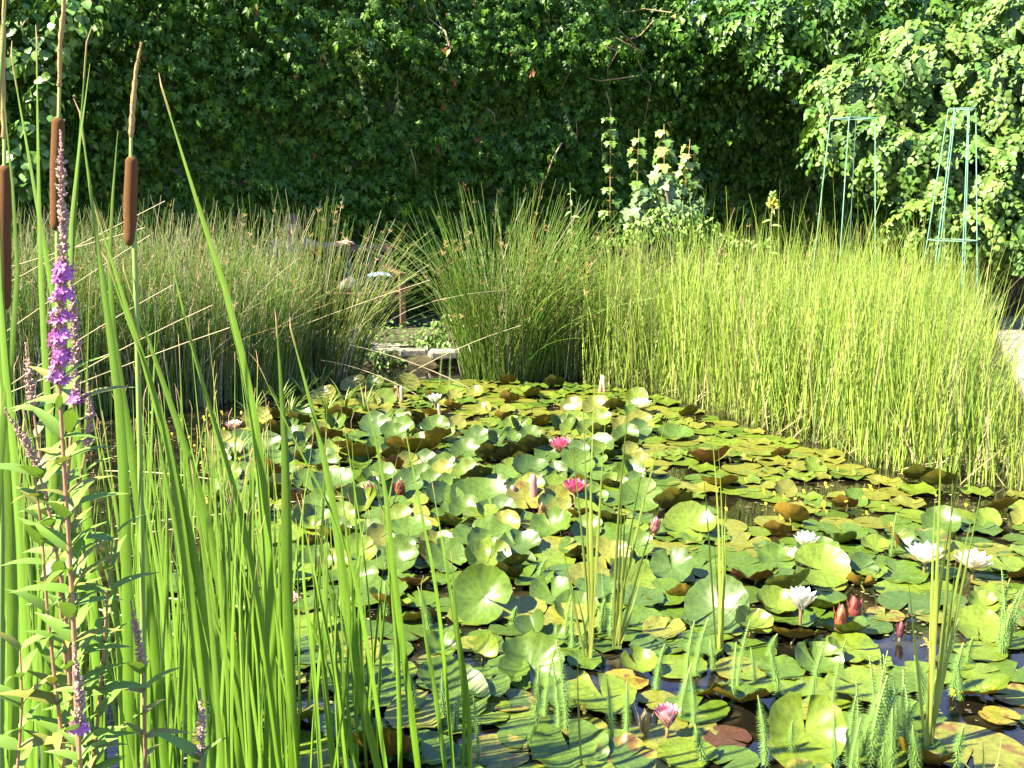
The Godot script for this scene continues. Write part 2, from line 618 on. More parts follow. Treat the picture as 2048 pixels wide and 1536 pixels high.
func wall_and_ivy() -> void:
	var un := wall_u()
	var nn := wall_n()
	# the wall itself, with squared stones showing at its foot
	var w := thing("garden_wall", "tall stone garden wall grown over with dark creeper", "wall", WALL_O)
	var g := G.new()
	g.box(Vector3(0, 1.95, -0.2), Vector3(24, 4.4, 0.4), Basis.IDENTITY, Color(1, 1, 1), 0.02)
	part(w, "masonry", g.mesh(null, true), M.wall_stone, Transform3D(Basis(un, Vector3.UP, nn), Vector3.ZERO))
	for row in 3:
		var x := -3.0 + rf(0, 0.2)
		while x < 6.0:
			var ln := rf(0.3, 0.6)
			var gs := G.new()
			var tn := rf(0.8, 1.3)
			gs.box(Vector3.ZERO, Vector3(ln - 0.02, 0.26, 0.1), Basis.IDENTITY, Color(tn, tn * 0.95, tn * 0.92), 0.02)
			part(w, "stone", gs.mesh(null, true), M.wall_stone, Transform3D(Basis(un, Vector3.UP, nn), un * (x + ln * 0.5) + nn * rf(0.0, 0.03) + Vector3(0, 0.25 + row * 0.28, 0)))
			x += ln
	# creeper over the whole wall
	var iv := thing("wall_creeper", "dense dark green creeper with five-fingered leaves covering the wall", "creeper", WALL_O)
	var meshes := [palmate_mesh(1), palmate_mesh(2), palmate_mesh(3), lobed_leaf(IVY_HALF, 0.085, 0.25, 0.25)]
	var xfs := [[], [], [], []]
	var cols := [[], [], [], []]
	var best := []
	var eye_l := EYE - WALL_O
	for k in 54000:
		var u := rf(-9.5, 9.5)
		var top := wall_top(u)
		var v := rf(0.05, top + 0.22)
		if v < 1.0 and u > 1.2 and u < 4.6 and fnoise.get_noise_2d(u * 1.3, v * 1.3 + 80) + 0.35 > v:
			continue
		var full := ivy_depth(u, minf(v, top))
		var lay := pow(rng.randf(), 0.55)
		if v > top:
			lay *= 0.6
		var pos := un * u + nn * (full * lay + 0.02) + Vector3(0, v, 0)
		# which way the hull faces here
		var e := 0.12
		var gx := (ivy_depth(u + e, v) - ivy_depth(u - e, v)) / (2 * e)
		var gy := (ivy_depth(u, v + e) - ivy_depth(u, v - e)) / (2 * e)
		var hull := (nn - un * gx - Vector3.UP * gy).normalized()
		if v > top - 0.1:
			hull = (hull + Vector3.UP * 0.9).normalized()
		var nrm := (hull + Vector3(rf(-0.5, 0.5), rf(0.0, 0.75), rf(-0.5, 0.5))).normalized()
		var dn := (Vector3(rf(-0.6, 0.6), -1.0, rf(-0.6, 0.6)) + nn * rf(0.0, 0.7)).normalized()
		var q := (rng.randi() % 3 if rng.randf() < 0.9 else 3) if u < 1.5 else (3 if rng.randf() < 0.75 else rng.randi() % 3)
		if u > -9.0 and u < -4.2 and rng.randf() < 0.6: q = 3
		var sc := rf(0.55, 1.6) * (0.8 if q == 3 else 1.0)
		var xf := Transform3D(frame(dn, nrm).scaled(Vector3.ONE * sc), pos)
		var tone := rf(0.6, 1.25)
		var yel := rng.randf()
		var col := Color(0.024, 0.092, 0.005).lerp(Color(0.09, 0.19, 0.012), yel * yel) * tone
		if rng.randf() < 0.012: col = Color(0.20, 0.19, 0.03)
		if rng.randf() < 0.006: col = Color(0.20, 0.08, 0.03)
		col.a = 1.0
		if lay > 0.93 and best.size() < 300 and v > 0.6:
			var to := pos - eye_l
			var f := look.inverse() * to
			var sx := 1024.0 + F * f.x / -f.z
			var sy := 768.0 - F * f.y / -f.z
			if sx > 60 and sx < 1950 and sy > 0 and sy < 420 and rng.randf() < 0.5:
				best.append([q, xf, int(yel > 0.6)])
				continue
		xfs[q].append(xf)
		cols[q].append(col)
	# the older leaves that lie close to the stone
	for k in 22000:
		var u := rf(-9.5, 9.5)
		var v := rf(0.9 if u > 1.2 and u < 4.6 else 0.05, wall_top(u) - 0.1)
		xfs[3].append(Transform3D(frame(Vector3(rf(-0.6, 0.6), -1, rf(-0.3, 0.3)), nn + Vector3(rf(-0.4, 0.4), rf(0, 0.5), rf(-0.2, 0.2))).scaled(Vector3.ONE * rf(1.2, 1.9)), un * u + nn * rf(0.03, 0.12) + Vector3(0, v, 0)))
		var old := Color(0.024, 0.092, 0.005).lerp(Color(0.09, 0.19, 0.012), pow(rng.randf(), 2.0)) * rf(0.6, 1.25)
		old.a = 1
		cols[3].append(old)
	var leaf_mats := [mat("creeper_dark", Color(0.035, 0.10, 0.008), 0.42, 0.25), mat("creeper_fresh", Color(0.10, 0.19, 0.016), 0.4, 0.25)]
	for x in best:
		part(iv, "leaf", meshes[x[0]], leaf_mats[x[2]], x[1])
	for q in 4:
		many(iv, "foliage", meshes[q], M.ivy_leaf, xfs[q], cols[q])
	# bare woody stems of the creeper that show between the leaves
	var stems := [
		[[1130, 112], [1160, 122], [1166, 150], [1180, 168], [1210, 165]], [[1180, 75], [1215, 105], [1240, 125], [1255, 180], [1272, 250]],
		[[1165, 95], [1200, 120], [1235, 122]], [[1175, 190], [1192, 225], [1200, 257], [1170, 275]], [[1078, 290], [1058, 318], [1055, 360], [1042, 405]],
		[[955, 220], [965, 232], [975, 250]], [[1245, 60], [1232, 85], [1215, 92]], [[1190, 255], [1188, 300], [1180, 350]], [[820, 20], [840, 45], [855, 80], [858, 110]], [[1140, 165], [1165, 170], [1210, 165], [1235, 160]],
		[[1120, 250], [1128, 290], [1140, 255]], [[805, 300], [815, 330], [822, 360]], [[70, 60], [62, 80], [60, 95]], [[1205, 40], [1250, 30], [1280, 45]]]
	for s in stems:
		var pts := []
		var rs := []
		for p in s:
			# meet the creeper's outer hull
			var d := ray(p[0], p[1])
			var k := (WALL_O - EYE).dot(nn) / d.dot(nn)
			var hit := EYE + d * k
			var u := (hit - WALL_O).dot(un)
			pts.append(hit + nn * (ivy_depth(u, hit.y) + 0.06) - WALL_O)
			rs.append(0.006 + 0.004 * rng.randf())
		var gs := G.new()
		gs.tube(pts, rs, 5, Color(0.30, 0.22, 0.14), Color(0.26, 0.18, 0.10))
		part(iv, "bare_stem", gs.mesh(), M.stem)
	# trailing shoots that hang free, with small light leaves
	var shoots := [
		[[676, 85], [694, 120], [698, 170], [712, 225], [728, 250], "creeper shoot with yellow leaves hanging from a bare bent stem"],
		[[838, 20], [856, 70], [862, 110], [858, 140], [860, 150], "sunlit pale creeper shoot hanging below the wall top"],
		[[770, 150], [776, 180], [782, 205], [782, 222], [784, 228], "short creeper shoot with a yellow leaf at its end"],
		[[1098, 150], [1104, 190], [1102, 230], [1106, 262], [1112, 280], "light green creeper shoot hanging beside the bare stems"],
		[[245, 225], [252, 240], [254, 252], [262, 262], [268, 258], "small green creeper shoot hanging behind the cattail spikes"]]
	var small := leaf_mesh(0.065, [[0.0, 0.08], [0.25, 0.5], [0.6, 0.55], [0.85, 0.3], [1.0, 0.02]], 0.2, 0.3)
	for s in shoots:
		var pts := []
		var rs := []
		for k in 5:
			var d := ray(s[k][0], s[k][1])
			var hit := EYE + d * ((WALL_O - EYE).dot(nn) / d.dot(nn))
			var u := (hit - WALL_O).dot(un)
			pts.append(hit + nn * (ivy_depth(u, minf(hit.y, 3.6)) + 0.07))
			rs.append(0.005)
		var o := thing("creeper_shoot", s[5], "creeper", pts[0])
		var gs := G.new()
		var loc := []
		for p in pts: loc.append(p - pts[0])
		gs.tube(loc, rs, 5, Color(0.30, 0.26, 0.14), Color(0.16, 0.22, 0.05))
		part(o, "stem", gs.mesh(), M.stem)
		var lm: StandardMaterial3D = M.get("shoot_leaf", null) if M.has("shoot_leaf") else mat("shoot_leaf", Color(0.20, 0.27, 0.05), 0.4, 0.4)
		for k in 13:
			var t := 4.0 * (0.25 + 0.75 * k / 13.0)
			var i := mini(3, int(t))
			var p: Vector3 = loc[i].lerp(loc[i + 1], t - i)
			part(o, "leaf", small, lm, Transform3D(frame(Vector3(rf(-1, 1), rf(-1.2, -0.1), rf(-0.2, 1)), Vector3(rf(-0.4, 0.4), 0.7, 1)).scaled(Vector3.ONE * rf(0.7, 1.3)), p))
	# big bush of ivy that tops the wall on the right, and the round-leaved climber on the left
	leafy_mass("ivy_bush", "glossy ivy bush bulging over the top of the wall beside the tree", "ivy", [
		[1400, 45, 14.2, 0.55, 0.30, 0.4], [1500, 60, 14.0, 0.6, 0.4, 0.45], [1600, 40, 13.9, 0.7, 0.5, 0.5], [1720, 30, 13.9, 0.7, 0.5, 0.5], [1850, 20, 14.0, 0.8, 0.5, 0.5],
		[1560, 120, 13.9, 0.5, 0.3, 0.4], [1640, 170, 13.9, 0.35, 0.25, 0.35], [1800, 80, 14.0, 0.6, 0.35, 0.4], [1950, 30, 14.2, 0.8, 0.6, 0.5]], lobed_leaf(IVY_HALF, 0.10, 0.2, 0.3), 6000, Color(0.050, 0.145, 0.015), Color(0.11, 0.22, 0.024), 0.40, 120, Vector3(5.0, 0, -15.5), false, 5, 0.10)
	leafy_mass("round_leaved_climber", "round-leaved climber with pale lit leaves on the wall behind the cattails", "creeper", [
		[140, 30, 11.3, 0.35, 0.25, 0.2], [110, 90, 11.3, 0.22, 0.3, 0.2], [90, 190, 11.35, 0.2, 0.3, 0.15], [60, 290, 11.3, 0.25, 0.25, 0.2], [30, 330, 11.2, 0.25, 0.3, 0.2], [50, 80, 11.35, 0.25, 0.4, 0.15]], lobed_leaf(HEART_HALF, 0.095, 0.1, 0.25), 700, Color(0.06, 0.16, 0.025), Color(0.15, 0.27, 0.05), 0.40, 100, Vector3(-5.2, 0, -11.6), false)


# leaves on the shells of overlapping lobes; the nearest ones are parts, the rest one part
func leafy_mass(called: String, label: String, category: String, lobes: Array, lm: Mesh, count: int, c0: Color, c1: Color, rough: float, n_parts: int, base: Vector3, woody := true, spray := 1, leaf_len := 0.1) -> Node3D:
	var o := thing(called, label, category, base)
	var m := mat(called + "_foliage", Color.WHITE, rough, 0.3)
	var pm := [mat(called + "_leaf", c0.lerp(c1, 0.25), rough, 0.3), mat(called + "_leaf_light", c0.lerp(c1, 0.8), rough, 0.3)]
	var area := 0.0
	for l in lobes: area += l[3] * l[4]
	var xfs := []
	var cols := []
	var cand := []
	for l in lobes:
		var c := at_dist(l[0], l[1], l[2])
		var n := int(count * l[3] * l[4] / area / spray)
		for k in n:
			var d := Vector3(rf(-1, 1), rf(-1, 1), rf(-1, 1))
			if d.length() < 0.1: continue
			d = d.normalized()
			var bump := 1.0 + 0.34 * fnoise.get_noise_3d(d.x * 2.4 + l[0], d.y * 2.4, d.z * 2.4)
			var sh := bump * (1.0 - 0.6 * pow(rng.randf(), 1.8))
			var p := c + Vector3(d.x * l[3], d.y * l[4], d.z * l[5]) * sh
			var wild := 0.9 if spray == 1 else 0.5
			var nrm := (d + Vector3(0, 0.75, 0) + Vector3(rf(-wild, wild), rf(-0.4, 0.5), rf(-wild, wild))).normalized()
			var dn := (Vector3(d.x, 0, d.z) * 0.8 + Vector3(rf(-0.8, 0.8), rf(-0.9, -0.2), rf(-0.8, 0.8))).normalized()
			var tone := rf(0.65, 1.2)
			var hue := pow(rng.randf(), 1.3)
			dn = (dn - nrm * dn.dot(nrm)).normalized()
			var sd := nrm.cross(dn)
			for j in spray:
				var side := 0.0 if spray == 1 else (1.0 if j % 2 == 0 else -1.0)
				var grow := 1.0 if spray == 1 else 1.15 - 0.5 * j / spray
				var at := p + dn * (j * leaf_len * 0.42) + sd * (side * leaf_len * 0.28) - Vector3(0, 0.02 * j * j * leaf_len, 0)
				var ld := (dn + sd * side * rf(0.5, 1.1) - Vector3(0, rf(0.0, 0.5), 0)).normalized()
				var ln := (nrm + Vector3(rf(-0.3, 0.3), rf(-0.2, 0.3), rf(-0.3, 0.3))).normalized()
				var col := c0.lerp(c1, clampf(hue + rf(-0.2, 0.2), 0, 1)) * tone * rf(0.85, 1.15)
				col.a = 1.0
				var xf := Transform3D(frame(ld, ln).scaled(Vector3.ONE * rf(0.75, 1.2) * grow), at - base)
				if sh > 0.95 and d.z > 0.3:
					cand.append([xf, int(hue > 0.45), col, p.distance_to(EYE) + rf(0, 1.0)])
				else:
					xfs.append(xf)
					cols.append(col)
	cand.sort_custom(func(a, b): return a[3] < b[3])
	for i in cand.size():
		if i < n_parts:
			part(o, "leaf", lm, pm[cand[i][1]], cand[i][0])
		else:
			xfs.append(cand[i][0])
			cols.append(cand[i][2])
	many(o, "foliage", lm, m, xfs, cols)
	if woody:
		# limbs from the base to every lobe
		for l in lobes:
			var c := at_dist(l[0], l[1], l[2]) - base
			var g := G.new()
			var mid := c * 0.55 + Vector3(rf(-0.15, 0.15), 0.25, rf(-0.15, 0.15))
			var pts := curve(Vector3(rf(-0.05, 0.05), 0.0, rf(-0.05, 0.05)), mid, c, 8)
			var rs := []
			for k in 9: rs.append(lerpf(0.035, 0.008, k / 8.0))
			g.tube(pts, rs, 6, Color(1, 1, 1), Color(1, 1, 1))
			part(o, "limb", g.mesh(), M.bark)
	return o


func tree() -> void:
	var base := on_level(2030, 640, 0.13)
	var lobes := [
		[1745, 190, 12.3, 0.80, 0.50, 0.65], [1890, 150, 12.3, 0.85, 0.55, 0.7], [2040, 190, 12.0, 0.8, 0.65, 0.7], [1690, 262, 12.1, 0.45, 0.36, 0.5],
		[1800, 300, 11.9, 0.7, 0.50, 0.6], [1930, 330, 11.8, 0.75, 0.6, 0.7], [2050, 360, 11.6, 0.75, 0.6, 0.7], [1850, 425, 11.7, 0.45, 0.32, 0.5], [1960, 440, 11.6, 0.6, 0.36, 0.6],
		[2080, 470, 11.5, 0.6, 0.3, 0.6], [2050, 50, 12.7, 0.8, 0.55, 0.7], [2220, 150, 12.3, 0.9, 0.9, 0.9], [2230, 380, 12.0, 0.9, 0.7, 0.8], [1820, 90, 12.6, 0.45, 0.3, 0.5]]
	var o := leafy_mass("broadleaf_tree", "bushy tree with round heart-shaped leaves lit by the sun, beside the wall", "tree", lobes, lobed_leaf(HEART_HALF, 0.074, 0.16, 0.35), 27000, Color(0.055, 0.145, 0.016), Color(0.15, 0.245, 0.035), 0.52, 300, base, true, 8, 0.074)
	var g := G.new()
	var pts := [Vector3(0, -0.1, 0), Vector3(0.02, 0.3, 0), Vector3(-0.03, 0.8, -0.02), Vector3(0.02, 1.4, -0.08), Vector3(0.0, 2.0, -0.2), Vector3(0.1, 2.8, -0.35)]
	g.tube(pts, [0.2, 0.15, 0.13, 0.12, 0.09, 0.05], 12, Color(1, 1, 1), Color(1, 1, 1))
	part(o, "trunk", g.mesh(), M.bark)


# ---------------------------------------------------------------- bench, person, bags
func bench_and_person() -> void:
	var foot := on_level(812, 656, 0.14)
	var b := Basis(wall_u(), Vector3.UP, wall_n())
	var L := 1.55
	# origin in the middle of the bench's front line, on the ground
	var o := foot - wall_u() * (L * 0.5)
	o.y = 0.13
	var t := thing("garden_bench", "brown slatted wooden garden bench before the wall, half hidden by rushes", "bench", o)
	t.basis = b
	var wood = M.bench_wood
	var bx := func(called: String, at: Vector3, size: Vector3, rot := Basis.IDENTITY):
		var g := G.new()
		g.box(Vector3.ZERO, size, Basis.IDENTITY, Color.WHITE, 0.006)
		part(t, called, g.mesh(null, true), wood, Transform3D(rot, at))
	var lean := Basis(Vector3.RIGHT, deg_to_rad(-12))
	for s in [-1.0, 1.0]:
		bx.call("leg", Vector3(s * (L * 0.5 - 0.03), 0.31, -0.03), Vector3(0.07, 0.62, 0.07))
		bx.call("leg", Vector3(s * (L * 0.5 - 0.03), 0.22, -0.52), Vector3(0.06, 0.44, 0.07))
		bx.call("back_post", Vector3(s * (L * 0.5 - 0.03), 0.67, -0.57), Vector3(0.06, 0.50, 0.06), lean)
		bx.call("armrest", Vector3(s * (L * 0.5 - 0.03), 0.637, -0.27), Vector3(0.085, 0.032, 0.60))
		bx.call("side_rail", Vector3(s * (L * 0.5 - 0.03), 0.36, -0.275), Vector3(0.04, 0.08, 0.42))
	bx.call("seat_rail", Vector3(0, 0.36, -0.045), Vector3(L - 0.13, 0.09, 0.035))
	bx.call("seat_rail", Vector3(0, 0.36, -0.50), Vector3(L - 0.12, 0.07, 0.035))
	for k in 5:
		bx.call("seat_slat", Vector3(0, 0.42, -0.06 - k * 0.1), Vector3(L - 0.06, 0.025, 0.085))
	bx.call("top_rail", Vector3(0, 0.90, -0.615), Vector3(L - 0.06, 0.085, 0.035), lean)
	bx.call("lower_back_rail", Vector3(0, 0.50, -0.53), Vector3(L - 0.12, 0.06, 0.03), lean)
	for k in 11:
		bx.call("back_slat", Vector3(-L * 0.5 + 0.15 + k * (L - 0.3) / 10.0, 0.70, -0.573), Vector3(0.055, 0.34, 0.016), lean)

	# black bag with a blue and white cloth on it, on the right of the seat
	var bag := thing("black_bag", "black bag on the bench seat with a blue and white cloth on top", "bag", o + b * Vector3(0.52, 0.4335, -0.22))
	bag.basis = b
	var gb := G.new()
	gb.tube([Vector3(0, 0, 0), Vector3(0, 0.02, 0), Vector3(0, 0.1, 0), Vector3(0, 0.17, 0), Vector3(0, 0.2, 0)], [0.15, 0.17, 0.165, 0.14, 0.09], 14, Color(0.012, 0.012, 0.016), Color(0.016, 0.016, 0.022))
	part(bag, "body", gb.mesh(), M.plain, Transform3D(Basis.from_scale(Vector3(1, 1, 0.75)), Vector3.ZERO))
	var gh := G.new()
	gh.tube(curve(Vector3(-0.1, 0.15, 0.1), Vector3(0, 0.08, 0.135), Vector3(0.1, 0.15, 0.1), 10), [0.008, 0.008, 0.008, 0.008, 0.008, 0.008, 0.008, 0.008, 0.008, 0.008, 0.008], 6, Color(0.01, 0.01, 0.01), Color(0.01, 0.01, 0.01))
	part(bag, "handle", gh.mesh(), M.plain)
	var gc := G.new()
	for j in 9:
		for i in 13:
			var p := Vector2(i / 12.0 - 0.5, j / 8.0 - 0.5)
			var hgt := 0.215 - 0.9 * (p.x * p.x + p.y * p.y) * 0.13 + 0.012 * fnoise.get_noise_2d(i * 0.9, j * 0.9)
			var stripe := Color(0.10, 0.16, 0.34) if (i / 2) % 2 == 0 else Color(0.45, 0.52, 0.66)
			gc.add(Vector3(p.x * 0.27, hgt, p.y * 0.2), stripe)
	for j in 8:
		for i in 12:
			gc.quad(j * 13 + i, (j + 1) * 13 + i, (j + 1) * 13 + i + 1, j * 13 + i + 1)
	single("folded_cloth", "blue and white cloth lying on the black bag", "cloth", gc.mesh(), M.plain, Transform3D(b, bag.position))
	# grey bag with a strap against the backrest
	var gbag := thing("grey_bag", "soft grey bag with a long strap on the bench beside the person", "bag", o + b * Vector3(0.16, 0.4335, -0.24))
	gbag.basis = b
	var g1 := G.new()
	g1.tube([Vector3(0, 0, 0.02), Vector3(0, 0.05, 0.02), Vector3(0.02, 0.11, 0), Vector3(0, 0.16, -0.02)], [0.11, 0.125, 0.10, 0.04], 12, Color(0.17, 0.14, 0.14), Color(0.13, 0.12, 0.13))
	part(gbag, "body", g1.mesh(), M.plain)
	var g2 := G.new()
	g2.tube([Vector3(-0.02, 0.12, -0.02), Vector3(0.0, 0.28, -0.12), Vector3(0.03, 0.40, -0.22), Vector3(0.06, 0.28, -0.14), Vector3(0.05, 0.12, -0.03)], [0.02, 0.022, 0.022, 0.022, 0.02], 8, Color(0.09, 0.09, 0.11), Color(0.09, 0.09, 0.11))
	part(gbag, "strap", g2.mesh(), M.plain)

	person(o, b)


# a smooth union of tapered capsules, meshed as surface nets
func blob(bones: Array, cell: float, soft: float, col: Callable) -> ArrayMesh:
	var lo := Vector3.INF
	var hi := -Vector3.INF
	for q in bones:
		for e in [0, 2]:
			var r: float = q[e + 1] + soft + cell * 2
			lo = lo.min(q[e] - Vector3.ONE * r)
			hi = hi.max(q[e] + Vector3.ONE * r)
	var n := Vector3i(((hi - lo) / cell).ceil()) + Vector3i.ONE
	var field := PackedFloat32Array()
	field.resize(n.x * n.y * n.z)
	field.fill(1e3)
	for q in bones:
		var a: Vector3 = q[0]
		var ab: Vector3 = q[2] - a
		var l2 := maxf(ab.length_squared(), 1e-9)
		var rm: float = maxf(q[1], q[3]) + soft + cell * 3
		var s0 := Vector3i(((a.min(q[2]) - Vector3.ONE * rm - lo) / cell).floor()).clamp(Vector3i.ZERO, n - Vector3i.ONE)
		var s1 := Vector3i(((a.max(q[2]) + Vector3.ONE * rm - lo) / cell).ceil()).clamp(Vector3i.ZERO, n - Vector3i.ONE)
		for z in range(s0.z, s1.z + 1):
			for y in range(s0.y, s1.y + 1):
				for x in range(s0.x, s1.x + 1):
					var p := lo + Vector3(x, y, z) * cell
					var t := clampf((p - a).dot(ab) / l2, 0.0, 1.0)
					var d: float = p.distance_to(a + ab * t) - lerpf(q[1], q[3], t)
					var i := (z * n.y + y) * n.x + x
					var f := field[i]
					var h := clampf(0.5 + 0.5 * (f - d) / soft, 0.0, 1.0)
					field[i] = lerpf(f, d, h) - soft * h * (1.0 - h) if f < 100.0 else d
	var g := G.new()
	var ids := {}
	var st := [1, n.x, n.x * n.y]
	for z in n.z - 1:
		for y in n.y - 1:
			for x in n.x - 1:
				var i := (z * n.y + y) * n.x + x
				var cnt := 0
				var sum := Vector3.ZERO
				var first := field[i] < 0
				var mixed := false
				for k in 8:
					if (field[i + (k & 1) * st[0] + ((k >> 1) & 1) * st[1] + ((k >> 2) & 1) * st[2]] < 0) != first:
						mixed = true
						break
				if not mixed: continue
				for e in [[0, 1], [2, 3], [4, 5], [6, 7], [0, 2], [1, 3], [4, 6], [5, 7], [0, 4], [1, 5], [2, 6], [3, 7]]:
					var p0 := Vector3(e[0] & 1, (e[0] >> 1) & 1, (e[0] >> 2) & 1)
					var p1 := Vector3(e[1] & 1, (e[1] >> 1) & 1, (e[1] >> 2) & 1)
					var f0 := field[i + int(p0.x) * st[0] + int(p0.y) * st[1] + int(p0.z) * st[2]]
					var f1 := field[i + int(p1.x) * st[0] + int(p1.y) * st[1] + int(p1.z) * st[2]]
					if (f0 < 0) != (f1 < 0):
						sum += p0.lerp(p1, f0 / (f0 - f1))
						cnt += 1
				var at := lo + (Vector3(x, y, z) + sum / cnt) * cell
				ids[i] = g.add(at, col.call(at))
	for i in ids:
		var inside := field[i] < 0
		for ax in 3:
			var s1: int = st[ax]
			if (field[i + s1] < 0) == inside: continue
			var u: int = st[(ax + 1) % 3]
			var w: int = st[(ax + 2) % 3]
			if not (ids.has(i - u) and ids.has(i - w) and ids.has(i - u - w)): continue
			if inside:
				g.quad(ids[i], ids[i - w], ids[i - u - w], ids[i - u])
			else:
				g.quad(ids[i], ids[i - u], ids[i - u - w], ids[i - w])
	return g.mesh()

func person(o: Vector3, b: Basis) -> void:
	var t := thing("person", "person with brown hair and pink top seated on the bench, arm along its back", "person", o)
	t.basis = b
	var X := -0.44   # along the bench
	var skin := Color(0.50, 0.29, 0.22)
	var top := Color(0.34, 0.20, 0.19)
	var jean := Color(0.05, 0.06, 0.10)
	var hip := Vector3(X, 0.53, -0.40)
	var chest := Vector3(X + 0.01, 0.86, -0.44)
	var neck := Vector3(X + 0.01, 1.03, -0.42)
	var head := Vector3(X + 0.015, 1.17, -0.38)
	var shl := Vector3(X - 0.17, 0.97, -0.44)
	var shr := Vector3(X + 0.18, 0.97, -0.46)
	var bones := [
		[hip, 0.14, Vector3(X, 0.70, -0.43), 0.125], [Vector3(X, 0.70, -0.43), 0.125, chest, 0.13], [chest, 0.12, neck, 0.06], [neck, 0.052, head - Vector3(0, 0.05, 0.01), 0.052],
		[Vector3(X - 0.09, 0.52, -0.38), 0.095, Vector3(X - 0.11, 0.53, 0.03), 0.068], [Vector3(X - 0.11, 0.53, 0.03), 0.066, Vector3(X - 0.11, 0.08, 0.02), 0.042], [Vector3(X - 0.11, 0.045, 0.0), 0.042, Vector3(X - 0.12, 0.03, 0.16), 0.03],
		[Vector3(X + 0.09, 0.52, -0.38), 0.095, Vector3(X + 0.10, 0.53, 0.03), 0.068], [Vector3(X + 0.10, 0.53, 0.03), 0.066, Vector3(X + 0.11, 0.08, 0.02), 0.042], [Vector3(X + 0.11, 0.045, 0.0), 0.042, Vector3(X + 0.12, 0.03, 0.16), 0.03],
		[shl, 0.062, Vector3(X - 0.22, 0.72, -0.36), 0.046], [Vector3(X - 0.22, 0.72, -0.36), 0.044, Vector3(X - 0.10, 0.62, -0.16), 0.032],
		[shr, 0.062, Vector3(X + 0.40, 0.93, -0.56), 0.046], [Vector3(X + 0.40, 0.93, -0.56), 0.044, Vector3(X + 0.60, 0.96, -0.60), 0.032], [shl, 0.06, shr, 0.06]]
	var shade := func(p: Vector3) -> Color:
		if p.y < 0.09: return Color(0.03, 0.025, 0.02)
		if p.y > 1.02: return skin
		if p.y < 0.62 and (p.y < 0.6 or absf(p.x - X) < 0.3) and p.z > -0.52 and not (p.y > 0.57 and p.z < -0.1 and p.z > -0.2): return jean
		if p.x > X + 0.5: return skin
		return top
	part(t, "body", blob(bones, 0.02, 0.035, shade), M.plain)
	# head with jaw, nose, ears
	var hb := [
		[head + Vector3(0, 0.03, -0.015), 0.088, head + Vector3(0, 0.035, 0.01), 0.085], [head + Vector3(0, -0.02, 0.03), 0.065, head + Vector3(0, -0.075, 0.055), 0.035],
		[head + Vector3(0, 0.005, 0.09), 0.010, head + Vector3(0, -0.025, 0.108), 0.014], [head + Vector3(-0.085, 0, 0), 0.014, head + Vector3(-0.088, -0.03, 0), 0.01], [head + Vector3(0.085, 0, 0), 0.014, head + Vector3(0.088, -0.03, 0), 0.01],
		[head + Vector3(-0.02, -0.058, 0.086), 0.008, head + Vector3(0.02, -0.058, 0.086), 0.008]]
	var face := func(p: Vector3) -> Color:
		var q := p - head
		if q.z > 0.05 and absf(absf(q.x) - 0.032) < 0.012 and absf(q.y - 0.012) < 0.007: return Color(0.04, 0.03, 0.03)
		if q.z > 0.07 and absf(q.y + 0.058) < 0.009 and absf(q.x) < 0.024: return Color(0.40, 0.14, 0.13)
		return skin
	var hd := part(t, "head", blob(hb, 0.008, 0.02, face), M.plain)
	var hair := [[head + Vector3(0, 0.055, -0.03), 0.098, head + Vector3(0, 0.065, 0.015), 0.086], [head + Vector3(-0.07, 0.03, -0.02), 0.04, head + Vector3(-0.085, -0.11, -0.03), 0.03], [head + Vector3(0.07, 0.03, -0.02), 0.04, head + Vector3(0.085, -0.11, -0.03), 0.03], [head + Vector3(0, 0.0, -0.07), 0.07, head + Vector3(0, -0.12, -0.075), 0.05]]
	part(hd, "hair", blob(hair, 0.010, 0.02, func(p): return Color(0.15, 0.085, 0.06) * (0.8 + 0.4 * absf(sin(p.x * 160.0)))), M.plain)
	# the hand on the top rail: palm, four fingers over the edge, thumb
	var wr := Vector3(X + 0.60, 0.965, -0.60)
	var pk := wr + Vector3(0.075, 0.012, 0.005)
	var hand := [[wr, 0.026, pk, 0.032]]
	for k in 4:
		var kn := pk + Vector3(0.02 - absf(k - 1.4) * 0.006, 0.004, -0.03 + 0.02 * k)
		var ln: float = [0.038, 0.045, 0.042, 0.033][k]
		var mid := kn + Vector3(ln, -0.004, 0.004)
		hand.append([kn, 0.010, mid, 0.009])
		hand.append([mid, 0.009, mid + Vector3(ln * 0.55, -0.02, 0.006), 0.0075])
	hand.append([wr + Vector3(0.03, 0.0, 0.02), 0.013, wr + Vector3(0.06, -0.005, 0.05), 0.010])
	hand.append([wr + Vector3(0.06, -0.005, 0.05), 0.010, wr + Vector3(0.09, -0.015, 0.058), 0.008])
	part(t, "hand", blob(hand, 0.005, 0.008, func(_p): return Color(0.52, 0.32, 0.27)), M.plain)


# ---------------------------------------------------------------- green plant supports, stake
func supports() -> void:
	obelisk("green metal plant support with a wide open square top, beside the tree", [1705, 237], 10.9, 0.35, 0.58, 4, [])
	obelisk("tall narrow green metal plant support with a lower hoop, before the tree", [1924, 218], 10.6, 0.20, 0.52, 6, [0.47])
	var p := on_level(1937, 668, 0.13)
	var g := G.new()
	g.tube([Vector3(0, -0.1, 0), Vector3(0.01, 0.5, 0), Vector3(0.0, 1.22, 0), Vector3(0, 1.25, 0)], [0.045, 0.045, 0.042, 0.03], 9, Color(0.42, 0.31, 0.2), Color(0.46, 0.35, 0.24))
	single("wooden_stake", "pale wooden stake standing inside the narrow green plant support", "stake", g.mesh(), M.plain, Transform3D(Basis.IDENTITY, p))

